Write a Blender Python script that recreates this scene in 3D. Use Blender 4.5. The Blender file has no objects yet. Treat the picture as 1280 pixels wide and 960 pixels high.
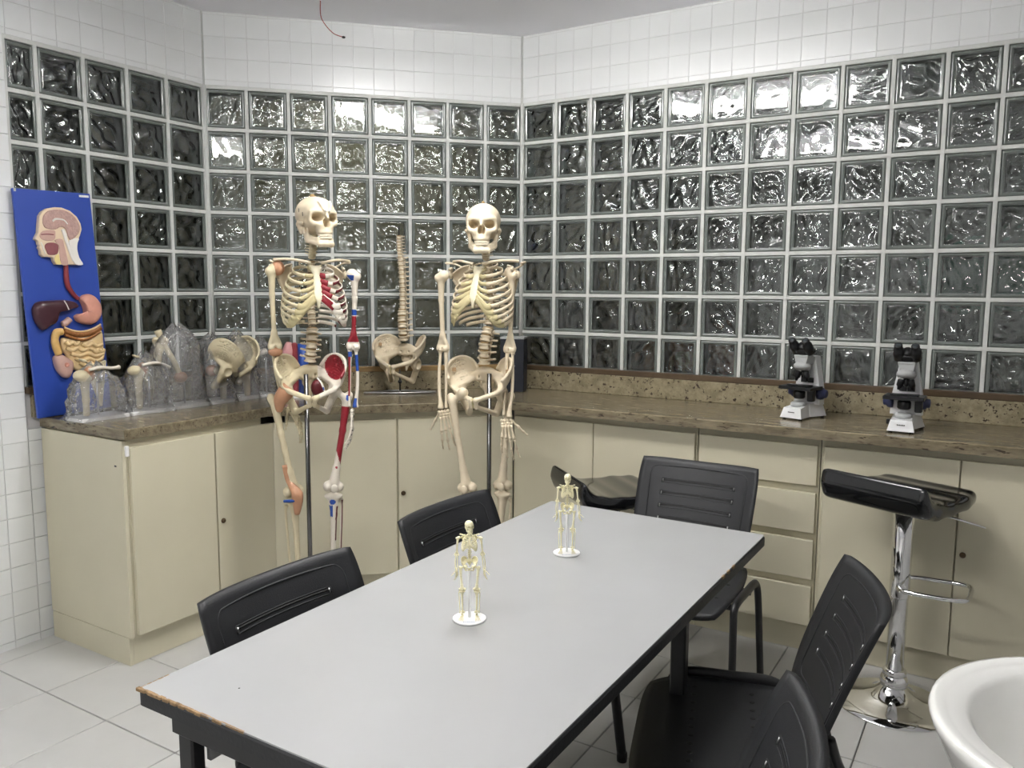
import bpy, math, random
import numpy as np
from mathutils import Vector, Matrix
random.seed(7); rng = np.random.default_rng(7)
S = bpy.context.scene
COL = S.collection
PI = math.pi

# ------------------------------------------------------------------ camera, world, exposure
cam_data = bpy.data.cameras.new('camera')
cam_data.sensor_width = 36.0
cam_data.lens = 36.0 * 1018.03 / 1280.0
cam_data.clip_start = 0.05
cam = bpy.data.objects.new('camera', cam_data)
COL.objects.link(cam)
cam.location = (2.293, -3.828, 1.486)
cam.rotation_euler = (math.radians(83.287), math.radians(-0.333), math.radians(31.489))
S.camera = cam
world = bpy.data.worlds.new('world'); S.world = world
world.use_nodes = True
world.node_tree.nodes['Background'].inputs[0].default_value = (0.045, 0.05, 0.055, 1)
world.node_tree.nodes['Background'].inputs[1].default_value = 1.0
S.view_settings.view_transform = 'Standard'
S.view_settings.look = 'None'
S.view_settings.gamma = 1.0
S.view_settings.use_curve_mapping = False
S.view_settings.exposure = -0.19
S.cycles.caustics_reflective = False
S.cycles.caustics_refractive = False
S.cycles.max_bounces = 12
S.cycles.diffuse_bounces = 5
S.cycles.transparent_max_bounces = 24
S.cycles.sample_clamp_indirect = 30.0
TUBE_POWER = 44.0          # emission strength of the ceiling lamps' diffusers
HALL_POWER = 5.0          # added fill lamps that brighten the hall behind the glass blocks (watt)

# ------------------------------------------------------------------ materials
def lin(c):
    return tuple((x / 12.92 if x <= 0.04045 else ((x + 0.055) / 1.055) ** 2.4) for x in c)
def srgb(r, g, b): return lin((r / 255.0, g / 255.0, b / 255.0))
class NT:
    def __init__(s, name):
        s.m = bpy.data.materials.new(name); s.m.use_nodes = True
        s.t = s.m.node_tree; s.b = s.t.nodes['Principled BSDF']; s.o = s.t.nodes['Material Output']
    def n(s, typ, **kw):
        nd = s.t.nodes.new(typ)
        for k, v in kw.items():
            if k.startswith('i_'):
                key = k[2:]
                nd.inputs[int(key) if key.isdigit() else key].default_value = v
            else: setattr(nd, k, v)
        return nd
    def l(s, a, b): s.t.links.new(a, b)
def mat(name, col, rough=0.5, metal=0.0, spec=0.5, var=0.0, vscale=6.0, bump=0.0, bscale=80.0, coat=0.0, sss=0.0):
    k = NT(name); b = k.b
    c = tuple(col) + (1,)
    b.inputs['Base Color'].default_value = c
    b.inputs['Roughness'].default_value = rough
    b.inputs['Metallic'].default_value = metal
    b.inputs['Specular IOR Level'].default_value = spec
    if coat: b.inputs['Coat Weight'].default_value = coat; b.inputs['Coat Roughness'].default_value = 0.05
    if var or bump:
        tc = k.n('ShaderNodeTexCoord')
    if var:
        nz = k.n('ShaderNodeTexNoise', i_Scale=vscale, i_Detail=4.0)
        k.l(tc.outputs['Object'], nz.inputs['Vector'])
        rp = k.n('ShaderNodeValToRGB')
        rp.color_ramp.elements[0].position = 0.3; rp.color_ramp.elements[1].position = 0.7
        rp.color_ramp.elements[0].color = tuple(x * (1 - var) for x in col) + (1,)
        rp.color_ramp.elements[1].color = tuple(min(1, x * (1 + var)) for x in col) + (1,)
        k.l(nz.outputs['Fac'], rp.inputs['Fac']); k.l(rp.outputs['Color'], b.inputs['Base Color'])
    if bump:
        nz2 = k.n('ShaderNodeTexNoise', i_Scale=bscale, i_Detail=3.0)
        k.l(tc.outputs['Object'], nz2.inputs['Vector'])
        bp = k.n('ShaderNodeBump', i_Strength=bump, i_Distance=0.01)
        k.l(nz2.outputs['Fac'], bp.inputs['Height']); k.l(bp.outputs['Normal'], b.inputs['Normal'])
    return k.m
def emis(name, col, strength):
    k = NT(name)
    k.b.inputs['Base Color'].default_value = (0.8, 0.8, 0.8, 1)
    k.b.inputs['Emission Color'].default_value = tuple(col) + (1,)
    k.b.inputs['Emission Strength'].default_value = strength
    return k.m
def glass_mat(name, col, rough=0.0):
    k = NT(name)
    k.b.inputs['Base Color'].default_value = tuple(col) + (1,)
    k.b.inputs['Roughness'].default_value = rough
    k.b.inputs['IOR'].default_value = 1.33
    k.b.inputs['Transmission Weight'].default_value = 1.0
    tc = k.n('ShaderNodeTexCoord'); oi = k.n('ShaderNodeObjectInfo')
    ad = k.n('ShaderNodeVectorMath', operation='ADD')
    sc = k.n('ShaderNodeVectorMath', operation='SCALE'); sc.inputs['Scale'].default_value = 40.0
    cb = k.n('ShaderNodeCombineXYZ')
    k.l(oi.outputs['Random'], cb.inputs[0]); k.l(oi.outputs['Random'], cb.inputs[2]); k.l(cb.outputs[0], sc.inputs[0])
    k.l(tc.outputs['Object'], ad.inputs[0]); k.l(sc.outputs[0], ad.inputs[1])
    nz = k.n('ShaderNodeTexNoise', i_Scale=19.0, i_Detail=0.0)
    k.l(ad.outputs[0], nz.inputs['Vector'])
    # the ripples are moulded into the pane only, not into its plain rim
    sp = k.n('ShaderNodeSeparateXYZ'); k.l(tc.outputs['Object'], sp.inputs[0])
    ax = k.n('ShaderNodeMath', operation='ABSOLUTE'); az = k.n('ShaderNodeMath', operation='ABSOLUTE')
    k.l(sp.outputs[0], ax.inputs[0]); k.l(sp.outputs[2], az.inputs[0])
    mx = k.n('ShaderNodeMath', operation='MAXIMUM'); k.l(ax.outputs[0], mx.inputs[0]); k.l(az.outputs[0], mx.inputs[1])
    mr = k.n('ShaderNodeMapRange', i_1=0.064, i_2=0.074, i_3=1.0, i_4=0.0); k.l(mx.outputs[0], mr.inputs[0])
    bp = k.n('ShaderNodeBump', i_Distance=0.003); k.l(mr.outputs[0], bp.inputs['Strength'])
    k.l(nz.outputs['Fac'], bp.inputs['Height']); k.l(bp.outputs['Normal'], k.b.inputs['Normal'])
    tr = k.n('ShaderNodeBsdfTransparent'); tr.inputs[0].default_value = tuple(col) + (1,)
    gl = k.n('ShaderNodeBsdfGlossy'); gl.inputs['Roughness'].default_value = 0.0; k.l(bp.outputs['Normal'], gl.inputs['Normal'])
    m0 = k.n('ShaderNodeMixShader', i_Fac=0.16); k.l(k.b.outputs[0], m0.inputs[1]); k.l(gl.outputs[0], m0.inputs[2])
    m1 = k.n('ShaderNodeMixShader', i_Fac=0.28); k.l(m0.outputs[0], m1.inputs[1]); k.l(tr.outputs[0], m1.inputs[2])
    k.l(m1.outputs[0], k.o.inputs['Surface'])
    return k.m
def pane_mat(name, col):
    k = NT(name); k.t.nodes.remove(k.b)
    tr = k.n('ShaderNodeBsdfTransparent'); tr.inputs[0].default_value = tuple(col) + (1,)
    gl = k.n('ShaderNodeBsdfGlossy'); gl.inputs['Roughness'].default_value = 0.0
    fr = k.n('ShaderNodeFresnel', i_IOR=1.5)
    mx = k.n('ShaderNodeMixShader'); k.l(fr.outputs[0], mx.inputs[0]); k.l(tr.outputs[0], mx.inputs[1]); k.l(gl.outputs[0], mx.inputs[2])
    k.l(mx.outputs[0], k.o.inputs['Surface']); return k.m
def film_mat(name):
    k = NT(name); t = k.t
    t.nodes.remove(k.b)
    tr = k.n('ShaderNodeBsdfTransparent'); tr.inputs[0].default_value = (0.93, 0.93, 0.93, 1)
    gl = k.n('ShaderNodeBsdfGlossy'); gl.inputs['Roughness'].default_value = 0.07
    df = k.n('ShaderNodeBsdfDiffuse'); df.inputs[0].default_value = (0.75, 0.75, 0.75, 1)
    fr = k.n('ShaderNodeFresnel', i_IOR=1.45)
    tc = k.n('ShaderNodeTexCoord'); nz = k.n('ShaderNodeTexNoise', i_Scale=38.0, i_Detail=2.0)
    k.l(tc.outputs['Object'], nz.inputs['Vector'])
    bp = k.n('ShaderNodeBump', i_Strength=1.0, i_Distance=0.014); k.l(nz.outputs['Fac'], bp.inputs['Height'])
    for q in (gl, df, fr): k.l(bp.outputs['Normal'], q.inputs['Normal'])
    m0 = k.n('ShaderNodeMixShader', i_Fac=0.19); k.l(tr.outputs[0], m0.inputs[1]); k.l(df.outputs[0], m0.inputs[2])
    m1 = k.n('ShaderNodeMixShader'); k.l(fr.outputs[0], m1.inputs[0]); k.l(m0.outputs[0], m1.inputs[1]); k.l(gl.outputs[0], m1.inputs[2])
    k.l(m1.outputs[0], k.o.inputs['Surface'])
    return k.m
def granite_mat(name, a, b, dark, stretch=(1, 1, 1), speck=0.42):
    k = NT(name)
    tc = k.n('ShaderNodeTexCoord'); mp = k.n('ShaderNodeMapping'); mp.inputs['Scale'].default_value = stretch
    k.l(tc.outputs['Object'], mp.inputs['Vector'])
    n1 = k.n('ShaderNodeTexNoise', i_Scale=26.0, i_Detail=6.0, i_Roughness=0.7); k.l(mp.outputs[0], n1.inputs['Vector'])
    r1 = k.n('ShaderNodeValToRGB'); r1.color_ramp.elements[0].position = 0.38; r1.color_ramp.elements[1].position = 0.64
    r1.color_ramp.elements[0].color = tuple(b) + (1,); r1.color_ramp.elements[1].color = tuple(a) + (1,)
    k.l(n1.outputs['Fac'], r1.inputs['Fac'])
    n2 = k.n('ShaderNodeTexNoise', i_Scale=62.0, i_Detail=3.0, i_Roughness=0.6); k.l(mp.outputs[0], n2.inputs['Vector'])
    r2 = k.n('ShaderNodeValToRGB'); r2.color_ramp.elements[0].position = speck - 0.06; r2.color_ramp.elements[1].position = speck
    r2.color_ramp.elements[0].color = (1, 1, 1, 1); r2.color_ramp.elements[1].color = (0, 0, 0, 1)
    k.l(n2.outputs['Fac'], r2.inputs['Fac'])
    mx = k.n('ShaderNodeMix', data_type='RGBA')
    k.l(r2.outputs['Color'], mx.inputs['Factor']); k.l(r1.outputs['Color'], mx.inputs['A'])
    mx.inputs['B'].default_value = tuple(dark) + (1,)
    k.l(mx.outputs['Result'], k.b.inputs['Base Color'])
    k.b.inputs['Roughness'].default_value = 0.22
    return k.m
M = {}
M['tile'] = mat('glazed_tile', srgb(226, 228, 228), 0.2, var=0.02, vscale=3)
M['grout'] = mat('tile_grout', srgb(212, 213, 212), 0.8)
M['mortar'] = mat('block_mortar', srgb(205, 207, 203), 0.75, var=0.05, vscale=12, bump=0.15, bscale=150)
M['plaster'] = mat('white_plaster', srgb(214, 214, 214), 0.85, var=0.02, vscale=2)
M['ceiling'] = mat('ceiling_paint', srgb(243, 243, 248), 0.85, var=0.02, vscale=2)
M['floor_tile'] = mat('floor_tile', srgb(192, 192, 190), 0.28, var=0.035, vscale=5, bump=0.03, bscale=60)
M['floor_grout'] = mat('floor_grout', srgb(120, 118, 112), 0.9)
M['glass'] = glass_mat('rippled_glass', (0.88, 0.905, 0.895))
M['glass_face'] = pane_mat('smooth_glass', (0.93, 0.95, 0.945))
M['block_side'] = mat('block_side', srgb(215, 220, 216), 0.35)
M['block_rim'] = mat('block_rim', srgb(112, 118, 114), 0.12, coat=0.5)
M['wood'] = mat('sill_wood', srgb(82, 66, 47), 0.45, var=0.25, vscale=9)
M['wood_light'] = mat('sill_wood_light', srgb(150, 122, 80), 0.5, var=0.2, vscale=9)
M['granite'] = granite_mat('granite_top', srgb(143, 132, 108), srgb(106, 97, 78), srgb(62, 52, 42), (0.35, 1.6, 1.6), 0.40)
M['granite_bs'] = granite_mat('granite_upstand', srgb(158, 148, 122), srgb(130, 120, 96), srgb(62, 52, 44), (1, 1, 1), 0.41)
M['cream'] = mat('cream_laminate', srgb(208, 202, 178), 0.45, var=0.03, vscale=3)
M['cream_gap'] = mat('cabinet_inner', srgb(120, 112, 84), 0.8)
M['lock'] = mat('lock_metal', srgb(92, 76, 58), 0.35, metal=0.8)
M['table_top'] = mat('grey_laminate', srgb(171, 172, 172), 0.26, var=0.02, vscale=4)
M['black_edge'] = mat('black_edge_band', srgb(34, 35, 38), 0.5, bump=0.1, bscale=120)
M['chipboard'] = mat('raw_chipboard', srgb(146, 120, 88), 0.9, var=0.4, vscale=60, bump=0.5, bscale=200)
M['black_steel'] = mat('black_steel', srgb(30, 30, 32), 0.4)
M['grey_panel'] = mat('grey_panel', srgb(150, 150, 150), 0.5)
M['black_plastic'] = mat('black_plastic', srgb(33, 34, 37), 0.5, bump=0.12, bscale=400)
M['slot_dark'] = mat('slot_shadow', srgb(14, 14, 15), 0.6)
M['black_gloss'] = mat('black_gloss', srgb(18, 19, 22), 0.12, coat=0.4)
M['chrome'] = mat('chrome', (0.78, 0.78, 0.78), 0.06, metal=1.0)
M['pole_steel'] = mat('pole_steel', (0.17, 0.17, 0.17), 0.25, metal=1.0)
M['steel'] = mat('brushed_steel', (0.42, 0.42, 0.42), 0.3, metal=1.0)
M['ceramic'] = mat('white_ceramic', srgb(240, 240, 236), 0.08, coat=0.4)
M['bone'] = mat('bone_plastic', srgb(214, 200, 174), 0.42, var=0.05, vscale=18)
M['bone_warm'] = mat('bone_aged', srgb(208, 196, 164), 0.45, var=0.05, vscale=18)
M['bone_white'] = mat('bone_white_paint', srgb(220, 212, 198), 0.45)
M['sternum'] = mat('sternum_plastic', srgb(220, 212, 184), 0.45)
M['teeth'] = mat('teeth_plastic', srgb(222, 212, 190), 0.35)
M['cartilage'] = mat('cartilage', srgb(192, 180, 138), 0.5)
M['disc'] = mat('disc_tan', srgb(164, 138, 96), 0.55)
M['ligament'] = mat('ligament', srgb(186, 138, 106), 0.5, var=0.1, vscale=20)
M['red_paint'] = mat('red_paint', srgb(140, 32, 44), 0.4)
M['blue_paint'] = mat('blue_paint', srgb(36, 76, 158), 0.4)
M['dark_red'] = mat('dark_red', srgb(96, 26, 34), 0.45)
M['ink'] = mat('black_ink', srgb(30, 26, 24), 0.6)
M['socket'] = mat('bone_socket', srgb(170, 140, 104), 0.7)
M['mini_bone'] = mat('miniature_bone', srgb(243, 236, 200), 0.45)
M['white_plastic'] = mat('white_plastic', srgb(240, 240, 240), 0.35)
M['blue_print'] = mat('blue_print', srgb(96, 120, 170), 0.5)
M['scope_white'] = mat('microscope_white', srgb(226, 227, 228), 0.3)
M['scope_grey'] = mat('microscope_grey', srgb(170, 172, 172), 0.3)
M['scope_black'] = mat('microscope_black', srgb(20, 21, 24), 0.35)
M['scope_blue'] = mat('microscope_navy', srgb(52, 58, 92), 0.4)
M['lens'] = mat('lens_glass', srgb(60, 66, 70), 0.05, coat=1.0)
M['board_blue'] = mat('blue_board', srgb(44, 74, 164), 0.4, var=0.03, vscale=4)
M['flesh'] = mat('model_flesh', srgb(196, 160, 148), 0.45, var=0.08, vscale=30)
M['skin'] = mat('model_skin', srgb(226, 206, 178), 0.45)
M['brain'] = mat('model_brain', srgb(186, 152, 142), 0.5, var=0.12, vscale=90, bump=0.4, bscale=160)
M['tongue'] = mat('model_tongue', srgb(140, 82, 86), 0.5, var=0.08, vscale=40)
M['model_white'] = mat('model_white', srgb(232, 228, 222), 0.45)
M['fat'] = mat('model_fat', srgb(226, 208, 140), 0.45)
M['gullet'] = mat('model_gullet', srgb(140, 56, 62), 0.4, var=0.1, vscale=30)
M['liver'] = mat('model_liver', srgb(66, 36, 44), 0.3, var=0.1, vscale=20)
M['stomach'] = mat('model_stomach', srgb(210, 150, 132), 0.4, var=0.06, vscale=40)
M['gut'] = mat('model_gut', srgb(222, 194, 146), 0.4, var=0.06, vscale=40)
M['colon'] = mat('model_colon', srgb(212, 172, 106), 0.4, var=0.1, vscale=30)
M['colon_in'] = mat('model_colon_inner', srgb(150, 98, 52), 0.5, var=0.25, vscale=90)
M['film'] = film_mat('clear_film')
M['pink'] = mat('pink_card', srgb(206, 150, 150), 0.5)
M['navy_box'] = mat('navy_box', srgb(28, 32, 42), 0.55)
M['red_wire'] = mat('red_wire', srgb(150, 60, 56), 0.5)
M['lamp'] = emis('lamp_diffuser', (1.0, 0.985, 0.95), TUBE_POWER)
M['hall'] = mat('hall_paint', srgb(168, 162, 132), 0.9, var=0.08, vscale=1.5)
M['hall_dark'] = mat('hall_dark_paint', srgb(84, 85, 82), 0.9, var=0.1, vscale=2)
M['hall_green'] = mat('hall_green', srgb(30, 120, 98), 0.7)
M['hall_orange'] = mat('hall_brown', srgb(150, 92, 60), 0.8)

# ------------------------------------------------------------------ mesh helpers
def new_obj(name, me, parent=None, loc=(0, 0, 0), rot=(0, 0, 0), scale=None):
    o = bpy.data.objects.new(name, me); COL.objects.link(o)
    o.location = loc; o.rotation_euler = rot
    if scale is not None: o.scale = (scale,) * 3 if not hasattr(scale, '__len__') else scale
    if parent is not None: o.parent = parent
    return o
def empty(name, loc=(0, 0, 0), rot=(0, 0, 0), parent=None): return new_obj(name, None, parent, loc, rot)
def tag(o, label=None, cat=None, group=None, kind=None):
    if label: o['label'] = label
    if cat: o['category'] = cat
    if group: o['group'] = group
    if kind: o['kind'] = kind
    return o
class MB:
    """collects shapes and turns them into one mesh"""
    def __init__(s): s.v = []; s.f = []; s.mi = []; s.sm = []; s.n = 0
    def add(s, V, F, m=0, smooth=True):
        V = np.asarray(V, float).reshape(-1, 3)
        s.v.append(V)
        for q in F: s.f.append(tuple(int(i) + s.n for i in q)); s.mi.append(m); s.sm.append(smooth)
        s.n += len(V); return s
    def box(s, c, size, ch=0.0, m=0, R=None, smooth=False):
        hx, hy, hz = [x / 2 for x in size]; ch = min(ch, 0.49 * min(size)); V = []; F = []
        if ch <= 0:
            V = [(x, y, z) for x in (-hx, hx) for y in (-hy, hy) for z in (-hz, hz)]
            F = [(0, 1, 3, 2), (4, 6, 7, 5), (0, 4, 5, 1), (2, 3, 7, 6), (0, 2, 6, 4), (1, 5, 7, 3)]
        else:
            ix = {}
            def vid(sx, sy, sz, ax):
                k = (sx, sy, sz, ax)
                if k not in ix:
                    p = [sx * (hx - ch), sy * (hy - ch), sz * (hz - ch)]; p[ax] = (sx, sy, sz)[ax] * (hx, hy, hz)[ax]
                    ix[k] = len(V); V.append(tuple(p))
                return ix[k]
            def orient(q):
                a, b, c2 = [np.array(V[i]) for i in q[:3]]
                nn = np.cross(b - a, c2 - a); cc = np.mean([V[i] for i in q], axis=0)
                return q if nn @ cc > 0 else tuple(reversed(q))
            for ax in range(3):
                o = [i for i in range(3) if i != ax]
                for sg in (-1, 1):
                    q = []
                    for (p, r) in ((-1, -1), (1, -1), (1, 1), (-1, 1)):
                        sgn = [0, 0, 0]; sgn[ax] = sg; sgn[o[0]] = p; sgn[o[1]] = r
                        q.append(vid(*sgn, ax))
                    F.append(orient(tuple(q)))
            for ax in range(3):
                o = [i for i in range(3) if i != ax]
                for p in (-1, 1):
                    for r in (-1, 1):
                        sa = [0, 0, 0]; sa[o[0]] = p; sa[o[1]] = r
                        a = list(sa); a[ax] = -1; b = list(sa); b[ax] = 1
                        F.append(orient((vid(*a, o[0]), vid(*b, o[0]), vid(*b, o[1]), vid(*a, o[1]))))
            for sx in (-1, 1):
                for sy in (-1, 1):
                    for sz in (-1, 1): F.append(orient((vid(sx, sy, sz, 0), vid(sx, sy, sz, 1), vid(sx, sy, sz, 2))))
        V = np.array(V)
        if R is not None: V = V @ np.array(R).T
        return s.add(V + np.array(c), F, m, smooth)
    def tube(s, pts, r, n=10, m=0, flat=None, closed=False, caps=True, up=None):
        """swept round (or, with flat=(a,b), elliptic) tube; r scalar or list"""
        P = np.asarray(pts, float); k = len(P)
        rr = np.full(k, r, float) if np.isscalar(r) else np.asarray(r, float)
        T = np.gradient(P, axis=0) if not closed else np.roll(P, -1, 0) - np.roll(P, 1, 0)
        T /= np.maximum(np.linalg.norm(T, axis=1, keepdims=True), 1e-9)
        u = np.array(up if up is not None else (0, 0, 1.0))
        if up is None and abs(T[0] @ u) > 0.9: u = np.array((1.0, 0, 0))
        V = []; prev = None
        for i in range(k):
            if prev is None or up is not None:
                a = u - (u @ T[i]) * T[i]
                if np.linalg.norm(a) < 1e-6: a = prev if prev is not None else np.array((1.0, 0, 0))
            else: a = prev - (prev @ T[i]) * T[i]
            a = a / max(np.linalg.norm(a), 1e-9); prev = a
            b = np.cross(T[i], a)
            fa, fb = flat if flat is not None else (1, 1)
            for j in range(n):
                t = 2 * PI * j / n
                V.append(P[i] + rr[i] * (fa * math.cos(t) * a + fb * math.sin(t) * b))
        F = []
        for i in range(k if closed else k - 1):
            i2 = (i + 1) % k
            for j in range(n):
                j2 = (j + 1) % n
                F.append((i * n + j, i * n + j2, i2 * n + j2, i2 * n + j))
        if caps and not closed:
            F.append(tuple(reversed(range(n)))); F.append(tuple((k - 1) * n + j for j in range(n)))
        return s.add(V, F, m)
    def lathe(s, prof, n=24, m=0, c=(0, 0, 0), R=None, sx=1.0, sy=1.0, smooth=True, mfun=None):
        V = []; F = []; k = len(prof)
        for (r, z) in prof:
            for j in range(n):
                t = 2 * PI * j / n; V.append((r * math.cos(t) * sx, r * math.sin(t) * sy, z))
        for i in range(k - 1):
            for j in range(n):
                j2 = (j + 1) % n; F.append((i * n + j, i * n + j2, (i + 1) * n + j2, (i + 1) * n + j))
        F.append(tuple(reversed(range(n)))); F.append(tuple((k - 1) * n + j for j in range(n)))
        V = np.array(V)
        if R is not None: V = V @ np.array(R).T
        return s.add(V + np.array(c), F, m, smooth)
    def ball(s, c, r, m=0, n=12, R=None):
        r = (r, r, r) if np.isscalar(r) else r
        V = []; F = []; k = max(5, n // 2 + 1)
        for i in range(k):
            p = PI * i / (k - 1)
            for j in range(n):
                t = 2 * PI * j / n
                V.append((r[0] * math.sin(p) * math.cos(t), r[1] * math.sin(p) * math.sin(t), -r[2] * math.cos(p)))
        for i in range(k - 1):
            for j in range(n):
                j2 = (j + 1) % n; F.append((i * n + j, i * n + j2, (i + 1) * n + j2, (i + 1) * n + j))
        V = np.array(V)
        if R is not None: V = V @ np.array(R).T
        return s.add(V + np.array(c), F, m)
    def prism(s, outline, t, m=0, map=None, smooth=False, chamfer=0.0, m_side=None):
        """outline: list of (a,b), extruded 0..t along the third axis; map(a,b,h)->xyz"""
        O = np.asarray(outline, float); n = len(O)
        area = 0.5 * np.sum(O[:, 0] * np.roll(O[:, 1], -1) - np.roll(O[:, 0], -1) * O[:, 1])
        if area < 0: O = O[::-1]
        map = map or (lambda a, b, h: (a, b, h)); rings = []
        if chamfer > 0:
            c = O.mean(0); d = np.roll(O, -1, 0) - np.roll(O, 1, 0); nn = np.stack([-d[:, 1], d[:, 0]], 1)
            nn /= np.maximum(np.linalg.norm(nn, axis=1, keepdims=True), 1e-9)
            rings = [(O, 0), (O, t - chamfer), (O + nn * chamfer, t)]
        else: rings = [(O, 0), (O, t)]
        V = [map(a, b, h) for (Q, h) in rings for (a, b) in Q]; F = []; ms = m if m_side is None else m_side
        for k in range(len(rings) - 1):
            s_f = [(k * n + i, k * n + (i + 1) % n, (k + 1) * n + (i + 1) % n, (k + 1) * n + i) for i in range(n)]
            F += s_f
        s.add(V, F, ms, smooth)
        base = s.n - len(V)
        s.f.append(tuple(base + i for i in reversed(range(n)))); s.mi.append(m); s.sm.append(False)
        s.f.append(tuple(base + (len(rings) - 1) * n + i for i in range(n))); s.mi.append(m); s.sm.append(False)
        return s
    def grid(s, fn, nu, nv, thick=None, m=0, mfun=None):
        """fn(u,v)->xyz for u,v in 0..1; with thick a closed shell: fn2=thick(u,v)->xyz of the far side"""
        U = np.linspace(0, 1, nu); W = np.linspace(0, 1, nv)
        A = [fn(u, v) for v in W for u in U]; F = []
        q = lambda i, j: j * nu + i
        for j in range(nv - 1):
            for i in range(nu - 1): F.append((q(i, j), q(i + 1, j), q(i + 1, j + 1), q(i, j + 1)))
        if thick is None: return s.add(A, F, m)
        B = [thick(u, v) for v in W for u in U]; N = len(A)
        F2 = [tuple(N + k for k in reversed(f)) for f in F]; E = []
        bd = [q(i, 0) for i in range(nu)] + [q(nu - 1, j) for j in range(1, nv)] + [q(i, nv - 1) for i in range(nu - 2, -1, -1)] + [q(0, j) for j in range(nv - 2, 0, -1)]
        for k in range(len(bd)):
            a, b = bd[k], bd[(k + 1) % len(bd)]; E.append((b, a, N + a, N + b))
        return s.add(list(A) + list(B), F + F2 + E, m)
    def mesh(s, name, mats):
        me = bpy.data.meshes.new(name)
        V = np.concatenate(s.v) if s.v else np.zeros((0, 3))
        me.from_pydata(V.tolist(), [], s.f)
        for k in (mats if isinstance(mats, (list, tuple)) else [mats]): me.materials.append(M[k])
        me.polygons.foreach_set('material_index', s.mi); me.polygons.foreach_set('use_smooth', s.sm)
        me.update(); return me
    def obj(s, name, mats, parent=None, loc=(0, 0, 0), rot=(0, 0, 0)):
        return new_obj(name, s.mesh(name, mats), parent, loc, rot)
def Rz(a): c, s = math.cos(a), math.sin(a); return np.array(((c, -s, 0), (s, c, 0), (0, 0, 1.0)))
def Rx(a): c, s = math.cos(a), math.sin(a); return np.array(((1.0, 0, 0), (0, c, -s), (0, s, c)))
def Ry(a): c, s = math.cos(a), math.sin(a); return np.array(((c, 0, s), (0, 1.0, 0), (-s, 0, c)))
def catmull(P, k=6, closed=False):
    P = [np.array(p, float) for p in P]; n = len(P); out = []
    for i in range(n if closed else n - 1):
        if closed: a, b, c, d = P[(i - 1) % n], P[i], P[(i + 1) % n], P[(i + 2) % n]
        else: a, b, c, d = P[max(i - 1, 0)], P[i], P[i + 1], P[min(i + 2, n - 1)]
        for t in np.arange(k) / k:
            out.append(0.5 * (2 * b + (c - a) * t + (2 * a - 5 * b + 4 * c - d) * t * t + (3 * b - a - 3 * c + d) * t ** 3))
    if not closed: out.append(P[-1])
    return np.array(out)
def rrect(w, h, r, n=4):
    o = []
    for cx, cy, a0 in ((w / 2 - r, h / 2 - r, 0), (-w / 2 + r, h / 2 - r, 90), (-w / 2 + r, -h / 2 + r, 180), (w / 2 - r, -h / 2 + r, 270)):
        for k in range(n + 1):
            a = math.radians(a0 + 90 * k / n); o.append((cx + r * math.cos(a), cy + r * math.sin(a)))
    return o
def copy_tree(o, parent=None):
    c = o.copy(); COL.objects.link(c); c.parent = parent
    for ch in list(o.children): copy_tree(ch, c)
    return c
# ------------------------------------------------------------------ signed-distance modelling (bones, moulded shapes)
def s_ell(P, c, r):
    q = (P - np.array(c)) / np.array(r); k = np.linalg.norm(q, axis=-1)
    g = np.linalg.norm(q / np.array(r), axis=-1)
    return k * (k - 1.0) / np.maximum(g, 1e-6)
def s_cone(P, a, b, ra, rb):
    a = np.array(a, float); b = np.array(b, float); d = b - a
    t = np.clip(((P - a) @ d) / (d @ d), 0, 1)
    return np.linalg.norm(P - a - t[..., None] * d, axis=-1) - (ra + (rb - ra) * t)
def s_pts(P, Q, r):
    out = np.full(P.shape[:-1], 1e9)
    for q, k in zip(Q, r if hasattr(r, '__len__') else [r] * len(Q)):
        np.minimum(out, np.sqrt(((P - q) ** 2).sum(-1)) - k, out=out)
    return out
def smin(a, b, k=0.01):
    h = np.clip(0.5 + 0.5 * (b - a) / k, 0, 1); return b + (a - b) * h - k * h * (1 - h)
def ssub(a, b, k=0.004): return -smin(-a, b, k)
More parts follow.
